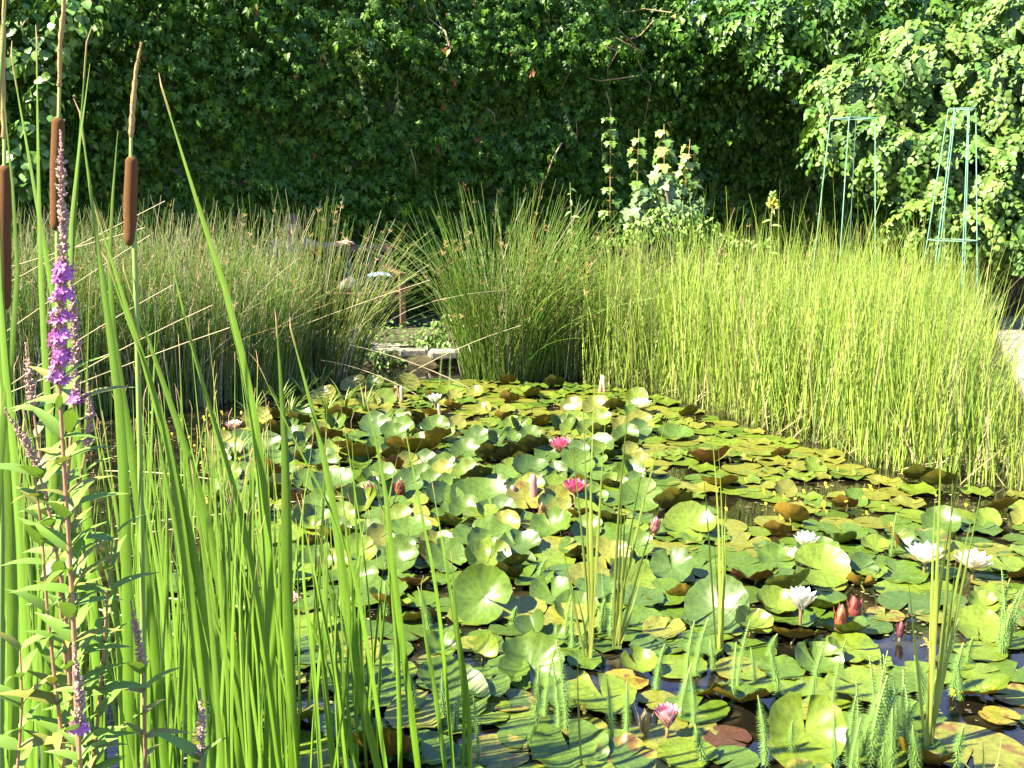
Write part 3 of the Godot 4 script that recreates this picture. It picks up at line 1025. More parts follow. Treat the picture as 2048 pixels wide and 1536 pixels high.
func obelisk(label: String, top: Array, dist: float, wt: float, wb: float, n: int, rings: Array) -> void:
	var tp := at_dist(top[0], top[1], dist)
	var base := Vector3(tp.x, 0.1, tp.z)
	var h := tp.y - base.y
	var o := thing("plant_support", label, "plant support", base, "")
	var turn := 0.45
	var cor := func(k: int, y: float) -> Vector3:
		var a := turn + TAU * k / n
		var r := lerpf(wb, wt, y / h) * 0.62
		return Vector3(cos(a) * r, y, sin(a) * r)
	for k in n:
		var g := G.new()
		g.tube([cor.call(k, -0.2), cor.call(k, h)], [0.0055, 0.0055], 7, Color.WHITE, Color.WHITE)
		part(o, "post", g.mesh(), M.green_metal)
	for y in [h] + rings.map(func(q): return q * h):
		for k in n:
			var g := G.new()
			g.tube([cor.call(k, y), cor.call((k + 1) % n, y)], [0.005, 0.005], 7, Color.WHITE, Color.WHITE)
			part(o, "rail", g.mesh(), M.green_metal)


# ---------------------------------------------------------------- saplings and weeds behind the reeds
func saplings() -> void:
	var maple := lobed_leaf(MAPLE_HALF, 0.125, 0.12, 0.35)
	var lm := [mat("maple_leaf", Color(0.12, 0.23, 0.035), 0.5, 0.5), mat("maple_leaf_pale", Color(0.24, 0.33, 0.08), 0.5, 0.5)]
	var defs := [
		[1328, 248, 1332, 470, 11.9, 15, 1, "tallest maple sapling with a pale sunlit top tuft, behind the reeds"],
		[1380, 278, 1370, 480, 11.7, 14, 1, "maple sapling with red leaf stalks and yellow-green leaves, beside the tallest one"],
		[1278, 258, 1270, 480, 13.1, 11, 0, "maple sapling growing in the shade against the wall"],
		[1222, 215, 1225, 480, 13.5, 11, 0, "dark maple sapling against the wall, below the bare stems"]]
	for d in defs:
		var tp := at_dist(d[0], d[1], d[4])
		var bs := at_dist(d[2], d[3], d[4])
		bs.y = 0.1
		var o := thing("maple_sapling", d[7], "sapling", bs)
		var g := G.new()
		var pts := curve(Vector3.ZERO, (tp - bs) * 0.5 + Vector3(rf(-0.04, 0.04), 0, 0), tp - bs, 8)
		var rs := []
		for k in 9: rs.append(lerpf(0.011, 0.004, k / 8.0))
		g.tube(pts, rs, 6, Color(0.22, 0.14, 0.08), Color(0.26, 0.24, 0.08))
		part(o, "stem", g.mesh(), M.stem)
		for k in d[5]:
			var t = 0.45 + 0.55 * k / (d[5] - 1.0)
			var p: Vector3 = pts[mini(7, int(t * 8))].lerp(pts[mini(8, int(t * 8) + 1)], fmod(t * 8.0, 1.0))
			for s in [-1.0, 1.0, -0.8, 0.8]:
				var a = rf(0, 1.4) + (k % 2) * 1.3
				var dr := Vector3(cos(a) * s, 0.25, sin(a) * s)
				var st: Vector3 = p + dr * rf(0.07, 0.13) * (1.25 - 0.6 * t)
				var gg := G.new()
				gg.tube([p, st], [0.003, 0.0025], 4, Color(0.34, 0.10, 0.04), Color(0.34, 0.12, 0.04))
				var ls := part(o, "leaf_stalk", gg.mesh(), M.stem)
				part(ls, "leaf", maple, lm[d[6]] if rng.randf() < 0.75 else lm[0], Transform3D(frame(Vector3(dr.x, -0.75, dr.z), Vector3(dr.x * 0.3, 1, 0.55)).scaled(Vector3.ONE * rf(0.75, 1.15) * (1.15 - 0.35 * t)), st))
	# leafy shrubs under the saplings
	leafy_mass("leafy_shrub", "pale broad-leaved shrub at the feet of the maple saplings", "shrub", [
		[1325, 358, 11.5, 0.13, 0.10, 0.15], [1285, 388, 11.4, 0.12, 0.08, 0.15], [1305, 400, 11.4, 0.16, 0.10, 0.2], [1390, 395, 11.5, 0.10, 0.14, 0.15], [1350, 415, 11.4, 0.25, 0.10, 0.25], [1270, 420, 11.4, 0.12, 0.06, 0.15], [1340, 375, 11.5, 0.16, 0.06, 0.15]], maple, 210, Color(0.10, 0.20, 0.07), Color(0.19, 0.29, 0.12), 0.5, 80, on_level(1340, 690, 0.1))
	var tiny := leaf_mesh(0.05, [[0.0, 0.1], [0.3, 0.5], [0.65, 0.5], [1.0, 0.03]], 0.2, 0.3)
	leafy_mass("small_leaved_bush", "low bush of small bright leaves under the pale shrub, behind the reeds", "bush", [
		[1330, 455, 11.2, 0.28, 0.20, 0.3], [1375, 440, 11.2, 0.18, 0.16, 0.3], [1410, 462, 11.2, 0.18, 0.16, 0.3], [1285, 452, 11.2, 0.14, 0.16, 0.3], [1262, 475, 11.2, 0.16, 0.12, 0.3], [1450, 478, 11.3, 0.22, 0.10, 0.3], [1225, 480, 11.3, 0.2, 0.08, 0.3], [1500, 484, 11.2, 0.25, 0.06, 0.3], [1320, 425, 11.2, 0.14, 0.10, 0.2]], tiny, 1500, Color(0.10, 0.21, 0.03), Color(0.20, 0.32, 0.05), 0.5, 60, on_level(1340, 690, 0.1))
	# tall weeds
	weed("tall weed with yellow buds at its top, behind the reed bed", 1546, 385, 1550, 11.0, true)
	weed("leafy weed standing behind the centre rushes", 1140, 365, 1138, 11.2, false)
	weed("pale leafy weed at the edge of the small-leaved bush", 1366, 400, 1362, 11.0, false)
	weed("low weed with white specks among the far reeds", 1425, 480, 1428, 10.6, false)
	for q in [[868, 678, 10.6, "low leafy plant at the far water edge beside the fountain-shaped rushes"], [770, 715, 10.35, "low leafy plant hanging over the far water edge before the bench"], [905, 640, 11.2, "low leafy plant on the bank right of the bench leg"], [715, 700, 10.5, "small leafy plant at the far water edge by the leaning rushes"]]:
		leafy_mass("bank_plant", q[3], "plant", [[q[0], q[1], q[2], 0.16, 0.10, 0.12], [q[0] + 25, q[1] + 14, q[2] - 0.05, 0.12, 0.07, 0.1], [q[0] - 22, q[1] + 10, q[2], 0.11, 0.08, 0.1]], tiny, 260, Color(0.09, 0.19, 0.03), Color(0.20, 0.31, 0.06), 0.5, 40, Vector3(at_dist(q[0], q[1], q[2]).x, 0.02, at_dist(q[0], q[1], q[2]).z), false)
	# low green cover on the far bank
	var xfs := []
	var cols := []
	for k in 7000:
		var p := Vector3(rf(-6.5, 3.4), 0, rf(-13.3, -10.2))
		var y := ground_y(p.x, p.z)
		if y < 0.05: continue
		if p.x > -2.6 and p.x < 0.0 and p.z < -11.6 and p.z > -12.8 and rng.randf() < 0.6: continue
		p.y = y + rf(0.0, 0.10)
		xfs.append(Transform3D(frame(Vector3(rf(-1, 1), rf(-0.2, 0.5), rf(-1, 1)), Vector3(rf(-0.5, 0.5), 1, rf(-0.2, 0.6))).scaled(Vector3.ONE * rf(0.7, 1.6)), p))
		var c := Color(0.07, 0.15, 0.03).lerp(Color(0.17, 0.27, 0.06), rng.randf())
		cols.append(c)
	var gc := many(self, "ground_cover", tiny, M.leaf, xfs, cols)
	tag(gc, "low green ground cover on the far bank around the bench", "ground cover")

func weed(label: String, px: float, py: float, bx: float, dist: float, flower: bool) -> void:
	var tp := at_dist(px, py, dist)
	var bs := at_dist(bx, 560, dist)
	bs.y = 0.05
	var o := thing("tall_weed", label, "weed", bs)
	var g := G.new()
	var pts := curve(Vector3.ZERO, (tp - bs) * 0.5 + Vector3(rf(-0.03, 0.03), 0, 0), tp - bs, 8)
	g.tube(pts, [0.009, 0.009, 0.008, 0.008, 0.007, 0.006, 0.005, 0.004, 0.003], 6, Color(0.15, 0.2, 0.06), Color(0.2, 0.27, 0.08))
	part(o, "stem", g.mesh(), M.stem)
	var lf := leaf_mesh(0.13, [[0.0, 0.05], [0.3, 0.28], [0.6, 0.26], [1.0, 0.02]], 0.25, 0.4)
	var wm: StandardMaterial3D = M.weed_leaf if M.has("weed_leaf") else mat("weed_leaf", Color(0.15, 0.25, 0.05), 0.5, 0.4)
	for k in 22:
		var t := 0.25 + 0.75 * k / 22.0
		var a := k * 2.4
		part(o, "leaf", lf, wm, Transform3D(frame(Vector3(cos(a), rf(-0.5, 0.4), sin(a)), Vector3(-0.4, 0.8, 0.7)).scaled(Vector3.ONE * (1.35 - 0.7 * t)), pts[mini(8, int(t * 8.0))].lerp(pts[mini(8, int(t * 8.0) + 1)], fmod(t * 8.0, 1.0))))
	if flower:
		var pm: StandardMaterial3D = mat("weed_bud", Color(0.55, 0.5, 0.08), 0.6, 0.3)
		var bud := SphereMesh.new()
		bud.radius = 0.014
		bud.height = 0.05
		bud.radial_segments = 8
		bud.rings = 5
		for k in 22:
			var t := k / 22.0
			var a := k * 2.4
			var r := 0.055 * (1.0 - t * 0.75)
			part(o, "bud", bud, pm if k < 12 else wm, Transform3D(frame(Vector3(cos(a), 1.4, sin(a)), Vector3.UP) * Basis(Vector3.RIGHT, PI / 2), pts[8] + Vector3(cos(a) * r, -0.15 + 0.16 * t, sin(a) * r)))


# ---------------------------------------------------------------- rushes and reeds
# upright stalk one metre tall, bending towards +Z
func stalk_mesh(w: float, bend: float, flat: bool, kink := 0.0) -> ArrayMesh:
	var g := G.new()
	var pts := []
	var n := 7
	for i in n + 1:
		var t := float(i) / n
		pts.append(Vector3(kink * sin(t * 5.0) * 0.03, t * (1.0 - 0.25 * bend * t), bend * t * t))
	if flat:
		g.ribbon(pts, blade_widths(w, n, 0.4), Vector3.RIGHT, 0.35, Color(1.12, 1.05, 1.2), Color(0.95, 0.98, 0.85))
	else:
		var rs := []
		for i in n + 1: rs.append(w * 0.5 * (1.0 - 0.75 * pow(float(i) / n, 2.0)))
		g.tube(pts, rs, 4, Color(0.95, 0.95, 0.95), Color(1.1, 1.02, 0.8))
	return g.mesh()

func tuft_mesh(sd: int) -> ArrayMesh:
	var g := G.new()
	var r := RandomNumberGenerator.new()
	r.seed = sd
	for k in 16:
		var d := Vector3(r.randf_range(-1, 1), r.randf_range(-0.35, 1), r.randf_range(-1, 1)).normalized()
		var e := d * r.randf_range(0.012, 0.040)
		g.ribbon([Vector3.ZERO, e * 0.6, e], [0.001, 0.0045, 0.001], d.cross(Vector3(0.3, 0.5, 0.8)).normalized(), 0.4, Color.WHITE, Color(0.8, 0.75, 0.7))
	return g.mesh()

var tufts := []
func rush_clump(label: String, group: String, at: Vector3, rx: float, rz: float, count: int, h0: float, h1: float, splay: float, lean: Vector3, dead: float, tuft: float, tone := Color(0.10, 0.20, 0.035), inside: Node3D = null) -> Node3D:
	var o := inside if inside else thing("rush_clump", label, "rushes", at, group)
	var shift := at if inside else Vector3.ZERO
	var meshes := [stalk_mesh(0.006, 0.06, false), stalk_mesh(0.006, 0.2, false), stalk_mesh(0.006, 0.42, false, 0.5), stalk_mesh(0.0055, 0.75, false)]
	var xfs := [[], [], [], []]
	var cols := [[], [], [], []]
	var tx := []
	var tc := []
	if tufts.is_empty(): tufts = [tuft_mesh(1)]
	for k in count:
		var a := rng.randf() * TAU
		var r := sqrt(rng.randf())
		var base := shift + Vector3(cos(a) * r * rx, 0, sin(a) * r * rz)
		var out := Vector3(cos(a), 0, sin(a)) * r * splay + lean + Vector3(rf(-0.2, 0.2), 0, rf(-0.2, 0.2))
		var h := rf(h0, h1) * (1.0 - 0.15 * r)
		var y := (Vector3.UP + out * 0.55).normalized()
		var z := (out - y * out.dot(y))
		z = z.normalized() if z.length() > 0.02 else Vector3(0, 0, 1)
		z = (z - y * z.dot(y)).normalized()
		var x := y.cross(z)
		var q := 0 if rng.randf() < (0.35 if splay > 0.25 else 0.75) else 1 if rng.randf() < 0.6 else 2 if rng.randf() < 0.8 else 3
		var bm := Basis(x, y * h, z * h)
		xfs[q].append(Transform3D(bm, base))
		var col := tone.lerp(Color(0.17, 0.26, 0.045), rng.randf()) * rf(0.75, 1.2)
		if rng.randf() < dead:
			col = Color(0.36, 0.32, 0.21).lerp(Color(0.50, 0.48, 0.40), rng.randf()) * rf(0.8, 1.15)
		elif rng.randf() < 0.05:
			col = Color(0.26, 0.20, 0.05)
		col.a = 1
		cols[q].append(col)
		if rng.randf() < tuft:
			var bend: float = [0.06, 0.2, 0.42, 0.75][q]
			var t := rf(0.78, 0.97)
			var p := base + bm * Vector3(0, t * (1.0 - 0.25 * bend * t), bend * t * t)
			tx.append(Transform3D(Basis(Vector3.UP, rng.randf() * TAU).scaled(Vector3.ONE * rf(0.5, 1.15)), p))
			var c := Color(0.27, 0.16, 0.055).lerp(Color(0.40, 0.28, 0.12), rng.randf())
			tc.append(c)
	for q in 4:
		if xfs[q].size(): many(o, "stalks", meshes[q], M.reed, xfs[q], cols[q])
	if tx.size(): many(o, "flower_tufts", tufts[0], M.plain, tx, tc)
	return o

func rushes() -> void:
	var g := "rush clumps at the far end of the pond"
	var p := on_level(1010, 752)
	rush_clump("big fountain-shaped clump of green rushes standing alone in the pond's far end", g, p, 0.42, 0.35, 850, 0.85, 2.0, 0.34, Vector3(0.03, 0, 0), 0.05, 0.35, Color(0.12, 0.26, 0.03))
	rush_clump("smaller green rush clump between the fountain-shaped one and the reed bed", g, on_level(1130, 748), 0.35, 0.3, 420, 0.8, 1.6, 0.30, Vector3(0.05, 0, 0), 0.05, 0.25, Color(0.12, 0.22, 0.035))
	rush_clump("sparse rush clump leaning right across the bench, with brown flower tufts", g, on_level(680, 762), 0.16, 0.15, 130, 1.0, 1.75, 0.26, Vector3(0.34, 0, 0.02), 0.16, 0.5, Color(0.11, 0.20, 0.03))
	rush_clump("upright rush clump with orange tufts beside the seated person", g, on_level(622, 757), 0.14, 0.16, 220, 1.1, 1.9, 0.10, Vector3(0.04, 0, 0), 0.10, 0.4, Color(0.12, 0.21, 0.03))
	var bed := thing("rush_bed", "dense tall rushes mixed with bleached dead stalks on the left bank", "rushes")
	bed.set_meta("kind", "stuff")
	var left := [[560, 772, 1.2, 1.36, 0.20, 0.30], [490, 785, 1.25, 1.5, 0.30, 0.28], [400, 795, 1.25, 1.55, 0.35, 0.28], [310, 805, 1.3, 1.6, 0.35, 0.28], [220, 812, 1.3, 1.6, 0.35, 0.28], [130, 820, 1.3, 1.65, 0.4, 0.28], [40, 825, 1.3, 1.7, 0.4, 0.28], [-90, 830, 1.3, 1.7, 0.4, 0.28]]
	for q in left:
		rush_clump("", "", on_level(q[0], q[1]), q[4], 0.45, 560, q[2] * 0.55, q[3], 0.16, Vector3(0.05, 0, 0.03), q[5] * 0.75, 0.17, Color(0.095, 0.24, 0.03), bed)
	# behind them, taller and paler
	var pale := thing("pale_rush_bed", "bleached rushes standing behind the green ones of the left bank", "rushes")
	pale.set_meta("kind", "stuff")
	for k in 6:
		rush_clump("", "", on_level(515 - k * 115, 735), 0.42, 0.35, 420, 1.1, 1.8, 0.18, Vector3(0.02, 0, 0), 0.4, 0.12, Color(0.12, 0.22, 0.035), pale)
	# single dead stalks that lean across
	var st := [
		[[0, 590], [330, 402], 6.2], [[0, 690], [300, 470], 6.0], [[150, 700], [345, 570], 6.3], [[230, 720], [425, 610], 6.6], 
		[[120, 800], [460, 655], 6.2], [[0, 810], [240, 700], 5.6], [[30, 540], [290, 455], 6.6], [[700, 690], [845, 745], 9.1], [[640, 720], [790, 775], 9.0], [[880, 725], [1045, 650], 9.3], [[660, 640], [860, 560], 9.0]]
	for s in st:
		var a := at_dist(s[0][0], s[0][1], s[2])
		var b := at_dist(s[1][0], s[1][1], s[2] - 0.1)
		if a.y > b.y:
			var x := a
			a = b
			b = x
		var d := (b - a)
		var gt := G.new()
		var low := a - d.normalized() * ((a.y + 0.02) / maxf(d.normalized().y, 0.14))
		low.y = maxf(low.y, -0.02)
		var mid := (low + b) * 0.5 + Vector3(0, 0.05, 0)
		var pts := curve(Vector3.ZERO, mid - low, b - low, 8)
		gt.tube(pts, [0.0045, 0.0045, 0.0045, 0.0042, 0.004, 0.0035, 0.003, 0.0025, 0.002], 5, Color(0.30, 0.25, 0.12), Color(0.42, 0.35, 0.21))
		single("dead_stalk", "long straw-coloured dead stalk leaning out of the rushes", "dead stalk", gt.mesh(), M.straw, Transform3D(Basis.IDENTITY, low), "straw-coloured dead stalks leaning out of the rushes")
	# and those that lie on the water on the left
	for s in [[[230, 1045], [640, 1008]], [[210, 935], [430, 952]], [[430, 952], [560, 1012]], [[190, 1080], [405, 1045]], [[150, 1200], [300, 1240]], [[230, 1180], [560, 1215]], [[250, 1260], [430, 1265]], [[520, 1010], [700, 985]]]:
		var a := on_level(s[0][0], s[0][1], 0.03)
		var b := on_level(s[1][0], s[1][1], 0.05)
		var gt := G.new()
		gt.tube(curve(Vector3.ZERO, (b - a) * 0.5 + Vector3(0, 0.02, 0.02), b - a, 6), [0.004, 0.004, 0.004, 0.004, 0.0035, 0.003, 0.002], 5, Color(0.44, 0.36, 0.2), Color(0.50, 0.43, 0.26))
		single("fallen_stalk", "straw-coloured fallen stalk lying low over the water behind the cattails", "dead stalk", gt.mesh(), M.straw, Transform3D(Basis.IDENTITY, Vector3(a.x, 0.008, a.z)), "fallen stalks low over the water")

func reeds() -> void:
	var front := [[1165, 768], [1250, 778], [1330, 792], [1420, 825], [1500, 855], [1580, 878], [1650, 893], [1750, 938], [1850, 962], [1960, 975], [2060, 985], [2200, 995]]
	var poly := PackedVector2Array()
	for q in front:
		var p := on_level(q[0], q[1])
		poly.append(Vector2(p.x, p.z))
	for q in [[2150, 905], [2060, 880], [1975, 845], [1955, 770], [1945, 720], [1900, 695], [1700, 690], [1400, 690], [1200, 700]]:
		var p := on_level(q[0], q[1])
		poly.append(Vector2(p.x, p.z))
	var lo := Vector2(1e9, 1e9)
	var hi := -lo
	for p in poly:
		lo = lo.min(p)
		hi = hi.max(p)
	var meshes := [stalk_mesh(0.0095, 0.05, true), stalk_mesh(0.009, 0.14, true), stalk_mesh(0.008, 0.3, true), stalk_mesh(0.0075, 0.10, false), stalk_mesh(0.009, 0.55, true)]
	var xfs := [[], [], [], [], []]
	var cols := [[], [], [], [], []]
	var tx := []
	var tc := []
	var n := 0
	var tries := 0
	while n < 10000 and tries < 60000:
		tries += 1
		var p := Vector2(rf(lo.x, hi.x), rf(lo.y, hi.y))
		if not Geometry2D.is_point_in_polygon(p, poly): continue
		var cl := fnoise.get_noise_2d(p.x * 3.2, p.y * 3.2)
		if rng.randf() > 0.62 + cl: continue
		n += 1
		var a := rng.randf() * TAU
		var lean := Vector3(rf(-0.17, 0.19), 0, rf(-0.15, 0.18)) * (2.4 if rng.randf() < 0.10 else 1.0)
		var y := (Vector3.UP + lean).normalized()
		var z := Vector3(cos(a), 0, sin(a))
		z = (z - y * z.dot(y)).normalized()
		var right := smoothstep(3.0, 3.9, p.x - (p.y + 8.0) * -0.35)
		var h := rf(0.68, 1.40) * (1.0 - 0.16 * right) * (1.0 + 0.34 * fnoise.get_noise_2d(p.x * 1.5 + 9, p.y * 1.5))
		if rng.randf() < 0.16: h *= rf(0.4, 0.8)
		var edge := smoothstep(3.05, 3.45, p.x + (p.y + 7.0) * 0.42)   # the bed thins out towards the paving
		if edge > 0.05 and rng.randf() < 0.9: h *= lerpf(1.0, rf(0.32, 0.5), edge)
		if rng.randf() < 0.07: h *= 1.25
		var q: int = pick([0, 0, 0, 1, 1, 1, 2, 3, 3, 4 if rng.randf() < 0.5 else 1])
		var wide := rf(0.75, 1.25)
		xfs[q].append(Transform3D(Basis(y.cross(z) * wide, y * h, z * h), Vector3(p.x, -0.03, p.y)))
		var col := Color(0.17, 0.30, 0.030).lerp(Color(0.33, 0.42, 0.075), rng.randf()) * rf(0.8, 1.15)
		if rng.randf() < 0.10: col = Color(0.42, 0.36, 0.19)
		if rng.randf() < 0.08: col = Color(0.10, 0.20, 0.035)
		col.a = 1
		cols[q].append(col)
		if rng.randf() < 0.22:
			var fall := (Vector3.UP * 0.6 + Vector3(rf(-1, 1), 0, rf(-1, 1))).normalized()
			var fz := fall.cross(Vector3(0.3, 0.1, 0.9)).normalized()
			var fl := rf(0.15, 0.5)
			xfs[1].append(Transform3D(Basis(fall.cross(fz), fall * fl, fz * fl), Vector3(p.x + rf(-0.05, 0.05), -0.01, p.y + rf(-0.05, 0.05))))
			cols[1].append(Color(0.30, 0.24, 0.12).lerp(Color(0.46, 0.40, 0.24), rng.randf()))
		if p.y < -9.2 and rng.randf() < 0.07 and q == 3:
			tx.append(Transform3D(Basis(Vector3.UP, a), Vector3(p.x, -0.03, p.y) + y * h * 0.95))
			tc.append(Color(0.42, 0.30, 0.14))
	var o := thing("reed_bed", "bright yellow-green reed bed along the right side of the pond", "reeds", Vector3.ZERO)
	o.set_meta("kind", "stuff")
	for q in 5: many(o, "reed_blades", meshes[q], M.reed, xfs[q], cols[q])
	if tx.size(): many(o, "flower_tufts", tufts[0], M.plain, tx, tc)


# ---------------------------------------------------------------- water lilies
# R radius, tilts in degrees; the mesh is baked with its tilt, the centre at the origin
func pad_mesh(R: float, cup: float, wave: float, curl: float, fold: float, tilt: Basis, upper: Color, under: Color, decay: float, na := 34, nr := 6) -> Array:
	var notch := rf(0.05, 0.20)
	var k := float(pick([3, 4, 5]))
	var ph := rng.randf() * TAU
	var ph2 := rng.randf() * TAU
	var seedx := rng.randf() * 100.0
	var bite := rf(1.0, 5.0) if rng.randf() < 0.3 else -9.0
	var deep := rf(0.08, 0.3)
	var spin := rng.randf() * TAU
	var top := G.new()
	var bot := G.new()
	var low := 1e9
	for j in nr + 1:
		var r := 0.02 + 0.98 * pow(float(j) / nr, 0.85)
		for i in na + 1:
			var s := float(i) / na
			var a := notch + (TAU - 2.0 * notch) * s
			var edge := minf(s, 1.0 - s) * (TAU - 2.0 * notch)
			var rim := (1.0 - 0.13 * exp(-edge * edge * 22.0)) * (1.0 + 0.035 * fnoise.get_noise_2d(cos(a) * 1.6 + seedx, sin(a) * 1.6) + 0.016 * sin(a * 13.0 + ph2))
			if bite > 0.0: rim *= 1.0 - deep * exp(-pow((a - bite) / 0.13, 2.0))
			if wave > 0.03:
				rim *= 1.0 + 0.02 * sin(a * 17.0 + ph)
			var rr := r * rim
			var h := cup * r * r + wave * r * r * sin(k * a + ph) + 0.45 * wave * r * r * r * sin((2.0 * k + 1.0) * a + ph2) + curl * smoothstep(0.62, 1.0, r) * (0.55 + 0.45 * sin(2.0 * a + ph2)) + fold * absf(sin(a - ph)) * r
			h += 0.012 * fnoise.get_noise_2d(r * cos(a) * 3.0 + seedx, r * sin(a) * 3.0)
			var shrink := 1.0 - 0.30 * clampf(absf(cup) + fold * 0.8, 0, 0.9) * r
			var p := Vector3(cos(a + spin) * rr * shrink, h, sin(a + spin) * rr * shrink) * R
			var nz := fnoise.get_noise_2d(p.x * 14.0 + seedx, p.z * 14.0)
			var cu := upper * (1.0 + 0.22 * nz)
			var cb := under * (1.0 + 0.3 * nz)
			if decay > 0.0:
				var dk := smoothstep(0.62 - decay * 0.75, 0.75 - decay * 0.6, r * 0.62 + nz * 0.55)
				cu = cu.lerp(Color(0.30, 0.26, 0.045) if nz < 0.25 else Color(0.17, 0.08, 0.03), dk * 0.9)
			cu.a = 1
			cb.a = 1
			p = tilt * p
			low = minf(low, p.y)
			var uv := Vector2(0.5 + 0.49 * r * cos(a), 0.5 + 0.49 * r * sin(a))
			top.add(p, cu, uv)
			bot.add(p - tilt.y * 0.0016, cb, uv)
	var w := na + 1
	for j in nr:
		for i in na:
			top.quad(j * w + i, j * w + i + 1, (j + 1) * w + i + 1, (j + 1) * w + i)
			bot.quad(j * w + i, (j + 1) * w + i, (j + 1) * w + i + 1, j * w + i + 1)
	var m := ArrayMesh.new()
	top.put(m, M.lily_pad_upper)
	bot.put(m, M.lily_pad_under)
	return [m, low]

const GREEN := Color(0.100, 0.175, 0.022)
const FRESH := Color(0.160, 0.235, 0.024)
const OLIVE := Color(0.210, 0.225, 0.035)
const BLUISH := Color(0.080, 0.145, 0.030)
const BRONZE := Color(0.270, 0.110, 0.030)
const AMBER := Color(0.310, 0.200, 0.025)
const LIME := Color(0.230, 0.270, 0.035)

var pads_made := 0
var pad_spots := []   # [x, z, R]
var lily_mass := [[], [], []]

# style: flat, wavy, cup, stand (upper side towards the camera), under (underside seen), roll
func pad(px: float, py: float, wpx: float, style: String, col := Color(0, 0, 0, 0), under := Color(0, 0, 0, 0), decay := -1.0, side := 999.0, amount := 999.0) -> void:
	var c0 := on_level(px, py)
	var slant := EYE.distance_to(c0)
	var R := clampf(wpx * slant / F * 0.5, 0.045, 0.20)
	pad_at(c0, R, style, col, under, decay, side, amount, Vector2(px, py))

func pad_at(c0: Vector3, R: float, style: String, col := Color(0, 0, 0, 0), under := Color(0, 0, 0, 0), decay := -1.0, side := 999.0, amount := 999.0, pix := Vector2.ZERO) -> void:
	var up := col if col.a > 0 else (pick([GREEN, GREEN, FRESH, BLUISH, OLIVE]) as Color)
	var un := under if under.a > 0 else (pick([BRONZE, AMBER, AMBER, LIME]) as Color)
	var dec := decay if decay >= 0 else (rf(0.12, 0.4) if rng.randf() < 0.08 else 0.0)
	var cup := 0.02
	var wave := 0.02
	var curl := 0.02
	var fold := 0.0
	var tilt := Basis.IDENTITY
	var lift := 0.0
	var az := side if side < 900 else rf(-40, 40)
	match style:
		"flat":
			cup = rf(0.0, 0.03)
			wave = rf(0.004, 0.022)
			curl = rf(0.0, 0.05)
			tilt = Basis(Vector3(rf(-1, 1), 0, rf(-1, 1)).normalized(), deg_to_rad(rf(0, 2.0)))
		"wavy":
			cup = rf(0.03, 0.12)
			wave = rf(0.04, 0.09)
			curl = rf(0.02, 0.12)
			tilt = Basis(Vector3(cos(deg_to_rad(az)), 0, -sin(deg_to_rad(az))), deg_to_rad(amount if amount < 900 else rf(0, 14)))
			lift = rf(0.0, 0.02)
		"cup":
			cup = rf(0.28, 0.45)
			wave = rf(0.05, 0.12)
			curl = rf(0.0, 0.1)
			tilt = Basis(Vector3(cos(deg_to_rad(az)), 0, -sin(deg_to_rad(az))), deg_to_rad(amount if amount < 900 else rf(8, 26)))
			lift = rf(0.0, 0.03)
		"stand":
			cup = rf(0.16, 0.30)
			wave = rf(0.04, 0.09)
			fold = rf(0.0, 0.15)
			tilt = Basis(Vector3(cos(deg_to_rad(az)), 0, -sin(deg_to_rad(az))), deg_to_rad(amount if amount < 900 else rf(16, 38)))
			lift = rf(0.0, 0.03)
		"under":
			cup = rf(0.20, 0.38)
			wave = rf(0.04, 0.1)
			fold = rf(0.0, 0.2)
			tilt = Basis(Vector3(cos(deg_to_rad(az)), 0, -sin(deg_to_rad(az))), deg_to_rad(-(amount if amount < 900 else rf(18, 42))))
			lift = rf(0.0, 0.03)
		"roll":
			fold = rf(0.55, 0.85)
			cup = 0.15
			wave = 0.05
			tilt = Basis(Vector3(cos(deg_to_rad(az)), 0, -sin(deg_to_rad(az))), deg_to_rad(amount if amount < 900 else rf(5, 30)))
			lift = rf(0.0, 0.02)
	var near := EYE.distance_to(c0) < 5.5
	var made := pad_mesh(R, cup, wave, curl, fold, tilt, up, un, dec, 40 if near else 26, 7 if near else 4)
	# its lowest edge touches the water; overlapping pads ride a little higher
	var stack := 0.0
	for s in pad_spots:
		if Vector2(s[0] - c0.x, s[1] - c0.z).length() < (s[2] + R) * 0.62:
			stack += 0.005
	pad_spots.append([c0.x, c0.z, R])
	var y: float = 0.006 - made[1] + minf(stack, 0.03) + lift
	if style in ["stand", "under"]: y -= R * 0.12
	# the pixel is that of the leaf's middle: go along the sight line to that height
	var at := Vector3(c0.x, 0, c0.z)
	if pix != Vector2.ZERO:
		at = on_level(pix.x, pix.y, y)
		at.y = 0
	var lab := pad_label(style, up, un, dec, R, at)
	pads_made += 1
	var o := thing("lily_pad", lab[0], "lily pad", at, lab[1])
	part(o, "leaf_blade", made[0], null, Transform3D(Basis.IDENTITY, Vector3(0, y, 0)))
	if y > 0.02:
		var g := G.new()
		var off := Vector3(rf(-0.06, 0.06), -0.12 - y, rf(-0.08, 0.02))
		g.tube(curve(off, off * 0.4 + Vector3(rf(-0.015, 0.015), 0, rf(-0.015, 0.015)), Vector3(0, -0.003, 0), 5), [0.005, 0.005, 0.005, 0.0045, 0.0045, 0.004], 6, Color(0.14, 0.10, 0.035), Color(0.20, 0.20, 0.05))
		part(o, "stalk", g.mesh(), M.stem, Transform3D(Basis.IDENTITY, Vector3(0, y, 0)))

